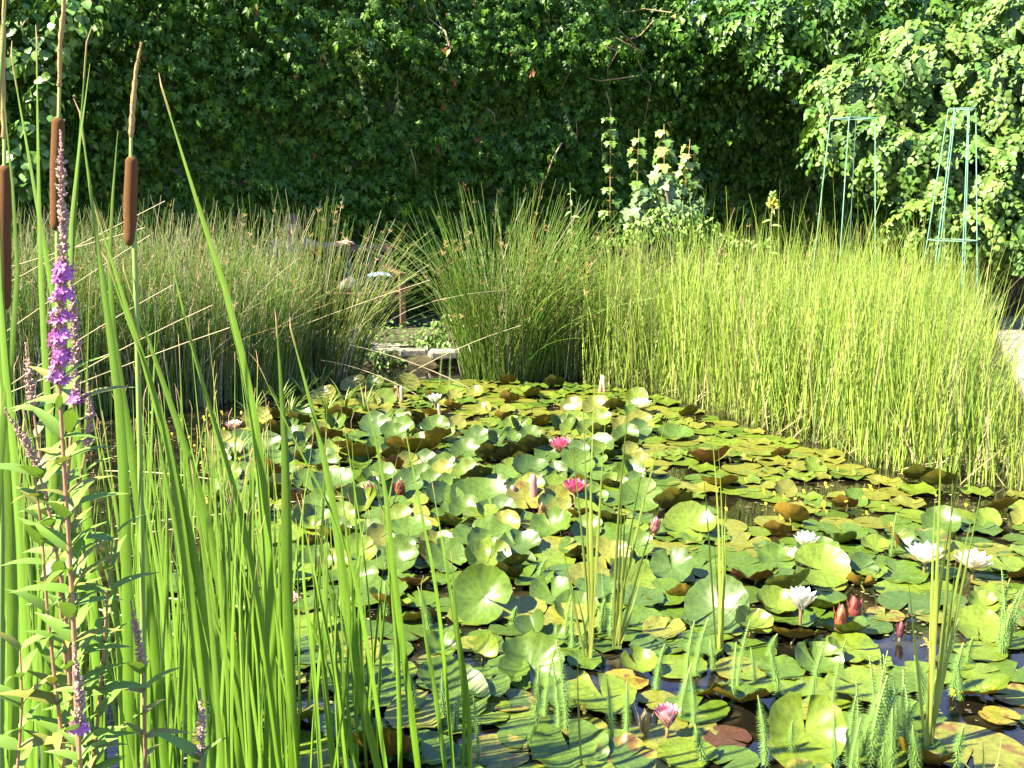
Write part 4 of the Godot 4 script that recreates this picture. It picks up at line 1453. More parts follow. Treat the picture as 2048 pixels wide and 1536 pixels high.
const LANDMARKS := [[1850, 1115, "the widest open white lily"], [1602, 1212, "the cup-shaped white lily"], [1150, 980, "the mid-pond magenta lily"], [1122, 895, "the farther magenta lily"], [1335, 1446, "the half-closed pink lily"], [578, 1208, "the leaf-hidden pink lily"],
	[468, 858, "the pale pink lily"], [1282, 812, "the largest far white lily"], [870, 805, "the half-closed far white lily"], [1858, 1500, "the tallest sedge tuft"], [1440, 1310, "the slim sedge tuft"], [1190, 1320, "the twin sedge tufts"], [1062, 990, "the rolled pink leaves"], [1740, 1530, "the thickest mare's tails"],
	[1010, 760, "the fountain-shaped rushes"], [1700, 930, "the reed bed"], [640, 810, "the water soldiers"], [860, 1450, "the slender cattail shoot"], [680, 950, "the upturned bronze pads"], [1500, 1030, "the dark water in mid pond"], [1950, 1000, "the reed bed's near end"], [400, 1300, "the cattail stand"], [1310, 1048, "the pink bud"]]

func near_what(at: Vector3) -> String:
	var best := 1e9
	var what := ""
	for q in LANDMARKS:
		var d := Vector2(at.x, at.z).distance_to(Vector2(on_level(q[0], q[1]).x, on_level(q[0], q[1]).z))
		if d < best:
			best = d
			what = q[2]
	return what

func pad_label(style: String, up: Color, un: Color, dec: float, R: float, at: Vector3) -> Array:
	var c := "green"
	if up == FRESH: c = "bright green"
	elif up == BLUISH: c = "dark bluish green"
	elif up == OLIVE: c = "olive green"
	var u := "bronze" if un == BRONZE else "amber" if un == AMBER else "yellow-green"
	var big := "large " if R > 0.145 else "small " if R < 0.085 else ""
	var tail := " with yellow patches" if dec > 0.12 else ""
	var s := ""
	match style:
		"flat": s = "%sflat %s lily pad%s near %s" % [big, c, tail, near_what(at)]
		"wavy": s = "%swavy-rimmed %s lily pad%s near %s" % [big, c, tail, near_what(at)]
		"cup": s = "%scupped %s lily pad%s near %s" % [big, c, tail, near_what(at)]
		"stand": s = "%stilted glossy %s lily pad%s near %s" % [big, c, tail, near_what(at)]
		"under": s = "%supturned lily pad showing %s underside%s near %s" % [big, u, tail, near_what(at)]
		"roll": s = "%sfolded %s lily pad%s near %s" % [big, c, tail, near_what(at)]
	return [s, s.replace("lily pad", "lily pads")]

func lilies() -> void:
	var P := [
		# near, bottom
		[890, 1405, 185, "stand", GREEN, 0, 22, 6], [1060, 1335, 140, "stand", GREEN, 0, 34, 4], [968, 1195, 130, "stand", GREEN, 0, 52, -14], [1610, 1462, 150, "stand", FRESH, 0, 46, -4],
		[1205, 1392, 130, "wavy", FRESH, 0, 8, 0], [1043, 1438, 110, "flat", FRESH, 0, 0, 0], [999, 1504, 125, "flat", OLIVE, 0.35, 0, 0], [1140, 1500, 150, "wavy", GREEN, 0, 12, -20], [1325, 1495, 165, "flat", OLIVE, 0, 0, 0],
		[850, 1500, 110, "wavy", GREEN, 0, 6, 0], [700, 1450, 90, "cup", BLUISH, 0, 20, -20], [883, 1300, 76, "cup", GREEN, 0, 24, 10], [966, 1310, 72, "roll", FRESH, 0, 25, 10], [1317, 1400, 78, "flat", OLIVE, 0, 0, 0],
		[1276, 1330, 78, "cup", FRESH, 0, 24, 5], [1297, 1296, 74, "wavy", BLUISH, 0, 10, 0], [1331, 1187, 92, "wavy", GREEN, 0, 14, 0], [1283, 1238, 82, "wavy", GREEN, 0, 12, 0], [1153, 1224, 100, "cup", GREEN, 0, 20, 5],
		[1103, 1190, 92, "stand", GREEN, 0, 30, -10], [1068, 1258, 76, "roll", BLUISH, 0, 42, -35], [1110, 1275, 60, "stand", GREEN, 0, 40, -10], [1030, 1130, 90, "stand", BLUISH, 0, 30, 40], [1040, 1096, 92, "cup", BLUISH, 0, 16, 10],
		[970, 1080, 130, "wavy", GREEN, 0, 16, 10], [1436, 1215, 130, "stand", BLUISH, 0, 46, -30], [1344, 1137, 90, "stand", BLUISH, 0, 44, -20], [1640, 1140, 116, "stand", FRESH, 0, 36, -6], [1379, 1056, 110, "stand", FRESH, 0, 40, -12],
		[1635, 1105, 86, "stand", GREEN, 0, 24, -5], [1553, 1122, 80, "stand", GREEN, 0, 26, 0], [1495, 1082, 90, "flat", OLIVE, 0, 0, 0], [1512, 1160, 104, "under", GREEN, 0, 24, 0], [1735, 1138, 72, "wavy", FRESH, 0, 8, 0],
		[1722, 1168, 60, "under", GREEN, 0, 45, -20], [1590, 1275, 96, "under", BLUISH, 0, 30, -10], [1690, 1268, 104, "under", BLUISH, 0, 24, 10], [1553, 1216, 92, "cup", FRESH, 0, 20, 0], [1965, 1212, 62, "cup", FRESH, 0, 26, 0],
		[1957, 1257, 92, "stand", FRESH, 0, 30, -10], [1960, 1302, 90, "flat", FRESH, 0, 0, 0], [1964, 1347, 84, "flat", FRESH, 0, 0, 0], [2026, 1388, 84, "flat", OLIVE, 0.3, 0, 0], [2000, 1432, 70, "flat", OLIVE, 0.75, 0, 0],
		[1946, 1500, 180, "flat", OLIVE, 0.15, 0, 0], [1628, 1388, 140, "flat", FRESH, 0, 0, 0], [1707, 1298, 104, "wavy", FRESH, 0, 8, 0], [1663, 1310, 62, "roll", GREEN, 0, 20, 0], [1427, 1385, 80, "under", BLUISH, 0, 40, 30],
		[1485, 1402, 130, "under", GREEN, 0, 18, -6], [1375, 1507, 112, "flat", FRESH, 0, 0, 0], [1468, 1518, 92, "flat", GREEN, 0, 0, 0], [1455, 1475, 90, "flat", Color(0.10, 0.045, 0.02), 0, 0, 0], [1562, 1340, 90, "wavy", GREEN, 0, 6, 0],
		[1500, 1300, 100, "flat", GREEN, 0, 0, 0], [1400, 1290, 90, "wavy", GREEN, 0, 8, 0], [1250, 1360, 90, "flat", OLIVE, 0.7, 0, 0], [1170, 1320, 70, "wavy", GREEN, 0, 10, 0], [1800, 1180, 90, "flat", FRESH, 0, 0, 0], [1860, 1170, 80, "flat", FRESH, 0, 0, 0],
		[1770, 1230, 70, "flat", OLIVE, 0.3, 0, 0], [2030, 1180, 70, "flat", GREEN, 0, 0, 0], [2010, 1130, 70, "wavy", FRESH, 0, 8, 0], [1790, 1080, 60, "roll", GREEN, 0, 50, 30], [1750, 1095, 60, "cup", FRESH, 0, 18, 0],
		# middle
		[887, 936, 66, "stand", GREEN, 0, 50, -12], [958, 1006, 130, "stand", GREEN, 0, 26, 14], [797, 868, 78, "stand", GREEN, 0, 40, -10], [845, 902, 92, "under", GREEN, 0, 34, 0], [1060, 945, 84, "cup", BLUISH, 0, 26, 20],
		[996, 962, 84, "stand", GREEN, 0, 24, 0], [823, 1012, 80, "stand", FRESH, 0, 22, 0], [993, 1030, 92, "cup", BLUISH, 0, 20, 0], [1154, 1028, 104, "wavy", FRESH, 0, 10, 0], [1228, 975, 66, "stand", FRESH, 0, 38, 0],
		[1282, 995, 92, "stand", GREEN, 0, 44, -10], [1270, 950, 80, "roll", LIME, 0, 20, 25], [1195, 900, 80, "stand", BLUISH, 0, 40, -30], [1163, 1098, 92, "wavy", GREEN, 0, 14, 0], [1125, 1150, 80, "wavy", BLUISH, 0, 12, 0],
		[1580, 1035, 74, "under", FRESH, 0, 60, -30], [1090, 1050, 100, "flat", FRESH, 0, 0, 0], [1060, 1070, 90, "flat", OLIVE, 0, 0, 0], [1120, 905, 90, "flat", OLIVE, 0, 0, 0], [1300, 930, 90, "flat", OLIVE, 0, 0, 0], [1420, 925, 110, "under", OLIVE, 0, 18, 0],
		[1440, 970, 80, "under", OLIVE, 0, 26, 0], [1520, 900, 110, "flat", OLIVE, 0, 0, 0], [1590, 905, 100, "flat", OLIVE, 0, 0, 0], [1620, 930, 110, "flat", OLIVE, 0, 0, 0], [1700, 940, 90, "flat", OLIVE, 0, 0, 0], [1500, 940, 110, "flat", OLIVE, 0, 0, 0],
		[541, 862, 44, "stand", GREEN, 0, 40, -10], [466, 886, 62, "stand", BLUISH, 0, 28, 0], [549, 922, 60, "stand", GREEN, 0, 30, 0], [566, 956, 64, "stand", BLUISH, 0, 30, -30], [668, 972, 90, "cup", BLUISH, 0, 22, -10], [500, 950, 62, "stand", GREEN, 0, 36, -20],
		[815, 900, 92, "under", GREEN, 0, 40, 0], [715, 912, 84, "under", GREEN, 0, 44, 10], [878, 876, 60, "under", GREEN, 0, 50, 20], [640, 925, 70, "cup", BLUISH, 0, 24, 0], [760, 960, 80, "cup", GREEN, 0, 24, 0], [590, 1000, 70, "under", GREEN, 0, 40, 0],
		[720, 1000, 84, "cup", GREEN, 0, 26, 0], [690, 900, 70, "under", GREEN, 0, 40, -20], [780, 940, 66, "under", GREEN, 0, 45, 10], [760, 1040, 90, "wavy", GREEN, 0, 12, 0], [700, 1060, 84, "wavy", FRESH, 0, 8, 0], [850, 1090, 90, "wavy", GREEN, 0, 8, 0], [905, 1050, 84, "under", GREEN, 0, 30, 0],
		[625, 1056, 52, "cup", FRESH, 0, 30, 0], [581, 1150, 104, "wavy", FRESH, 0, 6, 0], [530, 1250, 92, "stand", BLUISH, 0, 26, -10], [380, 1266, 150, "flat", BLUISH, 0, 0, 0], [680, 1218, 64, "stand", GREEN, 0, 30, 0], [620, 1300, 100, "wavy", BLUISH, 0, 8, 0], [470, 1340, 120, "flat", BLUISH, 0, 0, 0],
		[770, 1180, 90, "wavy", GREEN, 0, 10, 0], [830, 1170, 80, "under", GREEN, 0, 26, 0], [700, 1150, 90, "wavy", GREEN, 0, 6, 0], [640, 1190, 60, "flat", GREEN, 0, 0, 0], [740, 1260, 90, "flat", BLUISH, 0, 0, 0], [780, 1300, 90, "flat", GREEN, 0, 0, 0], [830, 1240, 84, "under", GREEN, 0, 30, 20],
		# far
		[905, 788, 66, "stand", FRESH, 0, 14, 0], [980, 790, 60, "flat", FRESH, 0, 0, 0], [1050, 785, 60, "wavy", FRESH, 0, 8, 0], [1100, 770, 50, "flat", FRESH, 0, 0, 0], [1215, 745, 52, "under", FRESH, 0, 30, 0], [1150, 845, 70, "stand", FRESH, 0, 20, 0], [1260, 820, 60, "stand", FRESH, 0, 24, 0], [1330, 830, 70, "flat", OLIVE, 0, 0, 0],
		[1350, 875, 80, "stand", GREEN, 0, 14, 0], [1080, 848, 64, "under", GREEN, 0, 26, 0], [960, 850, 70, "flat", OLIVE, 0, 0, 0], [870, 830, 66, "under", OLIVE, 0, 14, 0], [770, 845, 50, "under", OLIVE, 0, 24, 0], [1000, 820, 60, "wavy", OLIVE, 0, 8, 0], [790, 790, 36, "under", GREEN, 0, 60, -20]]
	for q in P:
		pad(q[0], q[1], q[2], q[3], q[4], Color(0, 0, 0, 0), q[5], q[7], (q[6] * 0.82 if q[2] < 120 else float(q[6])) if q[6] > 0 else 999.0)
	# the rest: scattered over the open water until it is as crowded as in the photograph
	var region := PackedVector2Array()
	for q in [[430, 905], [520, 845], [700, 778], [860, 760], [1180, 772], [1330, 800], [1480, 858], [1640, 902], [1790, 962], [2048, 990], [2200, 1000], [2350, 1536], [2350, 1680], [500, 1680], [380, 1536], [330, 1350], [330, 1180], [430, 1040]]:
		var p := on_level(q[0], q[1])
		region.append(Vector2(p.x, p.z))
	var holes := []
	for q in [[1255, 1430, 80, 50], [1500, 1030, 75, 30], [1430, 1010, 40, 26], [1740, 1200, 70, 34], [1810, 1290, 80, 60], [1990, 1465, 90, 40], [1480, 1460, 100, 36], [1130, 1062, 34, 20], [1280, 1300, 50, 20], [1660, 975, 110, 16], [1950, 1010, 110, 18], [1370, 950, 40, 18], [400, 1100, 70, 90], [1880, 1400, 80, 40], [1560, 1500, 40, 40], [640, 1400, 60, 60], [1100, 1350, 20, 20]]:
		holes.append(q)
	var lo := Vector2(1e9, 1e9)
	var hi := -lo
	for p in region:
		lo = lo.min(p)
		hi = hi.max(p)
	var tries := 0
	var extra := []
	while tries < 9000:
		tries += 1
		var p := Vector2(rf(lo.x, hi.x), rf(lo.y, hi.y))
		if not Geometry2D.is_point_in_polygon(p, region): continue
		var f := look.inverse() * (Vector3(p.x, 0, p.y) - EYE)
		var sx := 1024.0 + F * f.x / -f.z
		var sy := 768.0 - F * f.y / -f.z
		var skip := false
		for h in holes:
			if pow((sx - h[0]) / h[2], 2) + pow((sy - h[1]) / h[3], 2) < 1.0:
				skip = true
				break
		if skip: continue
		var R := rf(0.070, 0.130)
		var crowd := sx > 430 and sx < 1280 and sy > 850 and sy < 1190
		var near := 1e9
		for s in pad_spots:
			near = minf(near, Vector2(s[0] - p.x, s[1] - p.y).length() / (s[2] + R))
		if near < (0.50 if crowd else 0.58): continue
		var style := "flat"
		var x := rng.randf()
		if crowd:
			style = "cup" if x < 0.16 else "wavy" if x < 0.60 else "stand" if x < 0.74 else "under" if x < 0.88 else "flat" if x < 0.95 else "roll"
		elif sy > 1150:
			style = "flat" if x < 0.58 else "wavy" if x < 0.9 else "cup" if x < 0.95 else "under"
		else:
			style = "flat" if x < 0.55 else "wavy" if x < 0.88 else "under" if x < 0.93 else "stand"
		var col := OLIVE.lerp(FRESH, 0.0)
		if sy > 1000 or crowd: col = pick([GREEN, GREEN, FRESH, BLUISH, OLIVE])
		else: col = pick([OLIVE, OLIVE, FRESH, FRESH, GREEN])
		var screen := R * F / EYE.distance_to(Vector3(p.x, 0, p.y))
		if sx < -40 or sx > 2090 or sy > 1590: screen *= 0.01
		extra.append([screen, Vector3(p.x, 0, p.y), R, style, col])
		pad_spots.append([p.x, p.y, R])
	extra.sort_custom(func(a, b): return a[0] > b[0])
	print("lily pads: ", P.size(), " + ", extra.size())
	for s in extra: pad_spots.pop_back()
	var kinds := {}
	for e in extra:
		if pads_made < 300:
			pad_at(e[1], e[2], e[3], e[4])
		else:
			if not kinds.has(e[3]):
				kinds[e[3]] = [e[3], [], []]
			kinds[e[3]][1].append(Transform3D(Basis(Vector3.UP, rf(-0.5, 0.5)).scaled(Vector3.ONE * e[2]), e[1]))
			var cc: Color = e[4] * rf(0.85, 1.15)
			cc.a = 1
			kinds[e[3]][2].append(cc)
	if kinds.size():
		var o := thing("lily_pads", "small far lily pads crowding the surface of the pond", "lily pads")
		o.set_meta("kind", "stuff")
		for kk in kinds:
			var st: String = kk
			var tl := Basis.IDENTITY if st in ["flat", "wavy"] else Basis(Vector3.RIGHT, deg_to_rad(35 if st != "under" else -40))
			var made := pad_mesh(1.0, 0.02 if st == "flat" else 0.12 if st == "wavy" else 0.28, 0.015 if st == "flat" else 0.09, 0.03, 0.6 if st == "roll" else 0.0, tl, Color.WHITE, Color(1.6, 0.6, 0.5), 0.0, 24, 4)
			var xs := []
			for xf in kinds[kk][1]:
				var r: float = xf.basis.x.length()
				xs.append(Transform3D(xf.basis, xf.origin + Vector3(0, 0.006 - made[1] * r, 0)))
			many(o, "pad_mass", made[0], null, xs, kinds[kk][2])


func petal_mesh(length: float, width: float, cupped: float, c0: Color, c1: Color) -> ArrayMesh:
	var g := G.new()
	var pts := []
	var ws := []
	var prof := [0.35, 0.72, 0.98, 0.92, 0.55, 0.04]
	for i in 6:
		var t := i / 5.0
		pts.append(Vector3(0, cupped * length * t * t, length * t * (1.0 - 0.25 * cupped * t)))
		ws.append(width * prof[i])
	g.ribbon(pts, ws, Vector3.RIGHT, 0.35, c0, c1)
	return g.mesh()

# open: how far the outer petals lie down, 0 closed to 1 wide open
func lily(px: float, py: float, wpx: float, open: float, label: String, inner: Color, outer: Color, lift: float, called := "water_lily_flower") -> void:
	var c := on_level(px, py, lift)
	var size := wpx * EYE.distance_to(c) / F
	size = clampf(size * 1.2, 0.05, 0.19)
	var o := thing(called, label, "water lily", Vector3(c.x, 0, c.z))
	var g := G.new()
	g.tube([Vector3(rf(-0.03, 0.03), -0.12, 0), Vector3(0.0, lift * 0.4, 0), Vector3(0, lift - size * 0.12, 0)], [0.006, 0.006, 0.007], 7, Color(0.16, 0.09, 0.04), Color(0.22, 0.16, 0.06))
	part(o, "stalk", g.mesh(), M.stem)
	var top := Vector3(0, lift - size * 0.12, 0)
	var rings := [[9, 0.52, lerpf(60, 8, open)], [8, 0.50, lerpf(66, 28, open)], [7, 0.44, lerpf(74, 48, open)], [5, 0.34, lerpf(82, 68, open)]]
	for k in 4:
		var q: Array = rings[k]
		var f := k / 3.0
		var ln: float = size * q[1] * (1.0 + 0.5 * (1.0 - open))
		var pm := petal_mesh(ln, ln * 0.58, 0.30 if open > 0.5 else 0.12, outer.lerp(inner, f), outer.lerp(inner, minf(1.0, f + 0.15)))
		for i in q[0]:
			var a = TAU * (i + 0.5 * (k % 2)) / q[0] + rf(-0.12, 0.12)
			var el := deg_to_rad(q[2] + rf(-7, 7))
			var d := Vector3(cos(a) * cos(el), sin(el), sin(a) * cos(el))
			var nrm := Vector3(-cos(a) * sin(el), cos(el), -sin(a) * sin(el))
			part(o, "petal", pm, M.petal, Transform3D(frame(d, nrm), top + Vector3(cos(a), 0.1 * k, sin(a)) * size * 0.03))
	var sm := petal_mesh(size * 0.54, size * 0.2, 0.25, Color(0.17, 0.10, 0.04), Color(0.24, 0.20, 0.08))
	for i in 4:
		var a := TAU * i / 4 + 0.4
		var el := deg_to_rad(lerpf(52, -4, open))
		part(o, "sepal", sm, M.petal, Transform3D(frame(Vector3(cos(a) * cos(el), sin(el), sin(a) * cos(el)), Vector3(-cos(a) * sin(el), cos(el), -sin(a) * sin(el))), top - Vector3(0, size * 0.02, 0)))
	if open > 0.4:
		var gs := G.new()
		for i in 26:
			var a := i * 2.4
			var r := size * 0.11 * sqrt(i / 26.0)
			var b := Vector3(cos(a) * r, 0, sin(a) * r)
			gs.ribbon([b, b + Vector3(cos(a) * r * 0.3, size * 0.1, sin(a) * r * 0.3), b + Vector3(0, size * 0.17, 0)], [size * 0.02, size * 0.02, size * 0.012], Vector3(-sin(a), 0, cos(a)), 0.2, Color(0.6, 0.35, 0.03), Color(0.75, 0.5, 0.05))
		part(o, "stamens", gs.mesh(), M.petal, Transform3D(Basis.IDENTITY, top + Vector3(0, size * 0.03, 0)))

func bud(px: float, py: float, wpx: float, tall: float, label: String, c0: Color, c1: Color, lift: float, called := "water_lily_bud", group := "") -> void:
	var c := on_level(px, py, lift)
	var w := wpx * EYE.distance_to(c) / F
	var o := thing(called, label, "water lily", Vector3(c.x, 0, c.z), group)
	var lean := Vector3(rf(-0.15, 0.15), 1, rf(-0.1, 0.1)).normalized()
	var h := w * tall
	var b := lean * maxf(lift - h * 0.5, 0.0)
	var g := G.new()
	g.tube([b - lean * 0.12, b], [w * 0.16, w * 0.18], 7, Color(0.2, 0.14, 0.05), Color(0.2, 0.14, 0.05))
	part(o, "stalk", g.mesh(), M.stem)
	var pts := []
	var rs := []
	for i in 9:
		var t := i / 8.0
		pts.append(b + lean * h * t)
		rs.append(w * 0.5 * (pow(sin(PI * (0.12 + 0.86 * t)), 0.8) * (1.1 - 0.35 * t) if tall < 3.0 else (0.9 if t < 0.9 else 0.55)))
	var g2 := G.new()
	g2.tube(pts, rs, 10, c0, c1)
	part(o, "closed_petals" if called == "water_lily_bud" else "rolled_blade", g2.mesh(), M.petal)
	if called == "water_lily_bud":
		var sm := petal_mesh(h * 0.95, w * 0.55, 0.0, c0 * 0.8, c0.lerp(c1, 0.5))
		for i in 4:
			var a := TAU * i / 4
			var d := (lean + Vector3(cos(a), 0, sin(a)) * 0.18).normalized()
			part(o, "sepal", sm, M.petal, Transform3D(frame(d, Vector3(-cos(a), 0.1, -sin(a))), b + Vector3(cos(a), 0, sin(a)) * w * 0.32))

func lily_flowers() -> void:
	var W := Color(0.82, 0.82, 0.76)
	var W2 := Color(0.80, 0.74, 0.72)
	var MG := Color(0.62, 0.03, 0.14)
	var MG2 := Color(0.70, 0.22, 0.34)
	lily(1850, 1115, 72, 0.85, "white water lily, widest open, beside the tall sedge tuft", W, W, 0.10)
	lily(1947, 1127, 58, 0.8, "white water lily partly hidden by the tall sedge tuft", W, W2, 0.08)
	lily(1602, 1212, 54, 0.22, "white water lily half open like a cup on a reddish stalk", W, W2, 0.11)
	lily(1612, 1085, 44, 0.7, "white water lily behind a bright green tilted lily pad", W, W, 0.09)
	lily(1586, 1112, 40, 0.9, "white water lily with petals lying loose among the pads", W, W, 0.03)
	lily(1282, 812, 48, 0.8, "largest white water lily near the far reeds", W, W, 0.07)
	lily(1140, 822, 30, 0.7, "small white water lily behind the magenta one", W, W, 0.06)
	lily(870, 805, 30, 0.3, "small half-closed white water lily at the far left pads", W, W, 0.06)
	lily(468, 858, 30, 0.3, "pale pink water lily opening beside the yellow flowers", W, Color(0.75, 0.45, 0.42), 0.07)
	lily(1122, 895, 46, 0.75, "magenta water lily with pale outer petals and a bud beside it", MG, MG2, 0.08)
	lily(1150, 980, 48, 0.72, "magenta water lily held above the pads in mid pond", MG, MG2, 0.10)
	lily(578, 1208, 40, 0.45, "pale pink water lily seen between the cattail leaves", Color(0.75, 0.30, 0.42), Color(0.75, 0.50, 0.52), 0.07)
	lily(1335, 1446, 52, 0.15, "pale pink water lily, half closed, on open water beside a bud", Color(0.65, 0.12, 0.24), Color(0.74, 0.44, 0.48), 0.06)
	bud(1162, 898, 20, 1.7, "magenta bud next to the magenta lily", Color(0.35, 0.10, 0.05), Color(0.65, 0.06, 0.18), 0.06)
	bud(1308, 1048, 20, 1.7, "pink bud beside a large bright green pad", Color(0.40, 0.12, 0.08), Color(0.7, 0.25, 0.34), 0.07)
	bud(1290, 1442, 25, 1.8, "olive bud standing by the half-closed pink lily", Color(0.22, 0.16, 0.06), Color(0.30, 0.26, 0.12), 0.06)
	bud(1086, 1018, 17, 1.8, "brown bud beside the rolled pink leaves", Color(0.22, 0.12, 0.04), Color(0.34, 0.18, 0.08), 0.06)
	bud(866, 1097, 14, 1.6, "tiny pink bud showing between cattail leaves", Color(0.4, 0.15, 0.15), Color(0.7, 0.3, 0.4), 0.05)
	bud(803, 975, 22, 1.6, "dark red bud among the crowded pads", Color(0.24, 0.06, 0.03), Color(0.34, 0.07, 0.05), 0.10)
	bud(1712, 1214, 26, 1.7, "dark red bud in the dark water by a red upturned pad", Color(0.20, 0.05, 0.04), Color(0.30, 0.07, 0.07), 0.05)
	bud(1680, 1236, 26, 2.0, "rust red bud bending over the dark water", Color(0.26, 0.07, 0.03), Color(0.34, 0.12, 0.06), 0.06)
	bud(740, 978, 22, 1.5, "round brown bud among the crowded pads", Color(0.28, 0.13, 0.06), Color(0.36, 0.18, 0.10), 0.09)
	bud(1800, 1258, 14, 2.2, "thin dark bud in the open dark water", Color(0.16, 0.05, 0.06), Color(0.2, 0.06, 0.08), 0.05)
	for q in [[1056, 988, 14, 3.4], [1069, 995, 17, 3.8], [1026, 992, 13, 2.8 + 0.3], [1015, 986, 11, 3.1]]:
		bud(q[0], q[1], q[2], q[3], "young lily leaf rolled into a pink-brown tube above the pads", Color(0.40, 0.17, 0.16), Color(0.48, 0.28, 0.24), 0.05, "rolled_lily_leaf", "rolled young lily leaves")
	for q in [[1200, 768, 8, 4.6], [1210, 768, 8, 4.4], [803, 788, 8, 4.0], [796, 783, 7, 3.6], [880, 822, 7, 4.0]]:
		bud(q[0], q[1], q[2], q[3], "pale dry leaf stub standing in the far pads", Color(0.45, 0.36, 0.24), Color(0.50, 0.42, 0.32), 0.08, "dry_leaf_stub", "pale dry leaf stubs")


# ---------------------------------------------------------------- mare's tails
func marestail_mesh(h: float, sd: int) -> Array:
	var r := RandomNumberGenerator.new()
	r.seed = sd
	var sweep := Vector3(r.randf_range(-0.15, 0.15), 0, r.randf_range(-0.12, 0.12))
	var pt := func(t: float) -> Vector3: return Vector3(0, h * t, 0) + sweep * h * t * t
	var g := G.new()
	var pts := []
	var rs := []
	for i in 8:
		pts.append(pt.call(i / 7.0))
		rs.append(lerpf(0.0042, 0.0016, i / 7.0))
	g.tube(pts, rs, 6, Color(0.16, 0.22, 0.06), Color(0.30, 0.40, 0.12))
	var w := G.new()
	var n := int(h / 0.0085)
	for i in n:
		var t := 0.08 + 0.92 * i / n
		var p: Vector3 = pt.call(t)
		var ln := 0.020 * pow(clampf((1.0 - t) * 3.2, 0.05, 1.0), 0.6) * r.randf_range(0.9, 1.1)
		var k := 9
		var a0 := r.randf() * TAU
		var up := lerpf(0.15, 1.5, pow(t, 5.0)) - 0.35 * (1.0 - t)
		for j in k:
			var a := a0 + TAU * j / k
			var d := Vector3(cos(a), up + r.randf_range(-0.12, 0.12), sin(a)).normalized()
			var s := Vector3(-sin(a), 0, cos(a)) * 0.0021
			var c := Color(0.13, 0.25, 0.045) * r.randf_range(0.8, 1.2)
			var b := w.add(p - s, c)
			w.add(p + s, c)
			w.add(p + d * ln - Vector3(0, ln * 0.12, 0), c)
			w.tri(b, b + 1, b + 2)
	return [g.mesh(), w.mesh()]

func marestails() -> void:
	var S := [
		[1074, 1452, 1322], [1089, 1435, 1281], [1118, 1459, 1325], [1132, 1462, 1284], [1224, 1496, 1353], [1253, 1476, 1373], [958, 1530, 1397], [1060, 1495, 1440], [1312, 1384, 1281], [1371, 1384, 1233], [1361, 1438, 1330], [858, 1264, 1175], [773, 1230, 1170], [790, 1360, 1274],
		[732, 1384, 1290], [886, 1455, 1336], [910, 1465, 1372], [835, 1438, 1340], [694, 1414, 1330], [1129, 1291, 1195], [1145, 1300, 1210], [1211, 1267, 1144], [1221, 1277, 1148], [1200, 1270, 1190], [1163, 1301, 1215], [1077, 1161, 1113], [1025, 1255, 1205],
		[1391, 1353, 1240], [1427, 1339, 1285], [1474, 1380, 1237], [1464, 1404, 1290], [1538, 1319, 1261], [1557, 1394, 1305], [1509, 1370, 1300], [1622, 1411, 1295], [1663, 1421, 1274], [1668, 1545, 1420], [1389, 1455, 1340], [1530, 1530, 1390], [1580, 1520, 1431], [1405, 1530, 1460],
		[1695, 1530, 1378], [1715, 1545, 1363], [1742, 1530, 1292], [1750, 1500, 1318], [1765, 1515, 1300], [1777, 1490, 1316], [1793, 1520, 1350], [1807, 1515, 1352], [1735, 1550, 1350], [1725, 1520, 1385], [1820, 1540, 1372], [1700, 1560, 1440], [1780, 1560, 1410], [1760, 1550, 1380], [1830, 1555, 1440], [1850, 1440, 1336], [1845, 1400, 1310], [1909, 1545, 1438],
		[2008, 1301, 1141], [1995, 1290, 1150], [2018, 1295, 1150], [2001, 1310, 1175], [1920, 1400, 1330], [1905, 1390, 1290], [1782, 1114, 1025], [880, 778, 692], [900, 778, 700], [1815, 1440, 1390], [925, 1530, 1470], [1900, 1300, 1230], [1935, 1330, 1270], [720, 1500, 1420], [780, 1520, 1440], [820, 1520, 1455], [660, 1480, 1400]]
	var forms := []
	for k in 7: forms.append(marestail_mesh(0.26, 100 + k))
	for s in S:
		var b := on_level(s[0], s[1])
		# height from the pixel of its tip, straight above its foot
		var d := ray(s[0], s[2])
		var k := (b.z - EYE.z) / d.z
		var h := clampf(EYE.y + d.y * k, 0.08, 0.5)
		var f: Array = forms[rng.randi() % forms.size()]
		var lab := "%s green bottlebrush mare's tail stem near %s" % ["tall" if h > 0.27 else "short" if h < 0.18 else "middling", near_what(b)]
		var o := thing("mares_tail", lab, "water plant", Vector3(b.x, -0.02, b.z), lab.replace("stem", "stems"))
		o.rotation.y = rng.randf() * TAU
		var fat := rf(0.9, 1.3)
		var sc := Vector3(fat, (h + 0.02) / 0.26, fat)
		part(o, "stem", f[0], M.stem, Transform3D(Basis.from_scale(sc), Vector3.ZERO))
		part(o, "needle_whorls", f[1], M.plain, Transform3D(Basis.from_scale(sc), Vector3.ZERO))


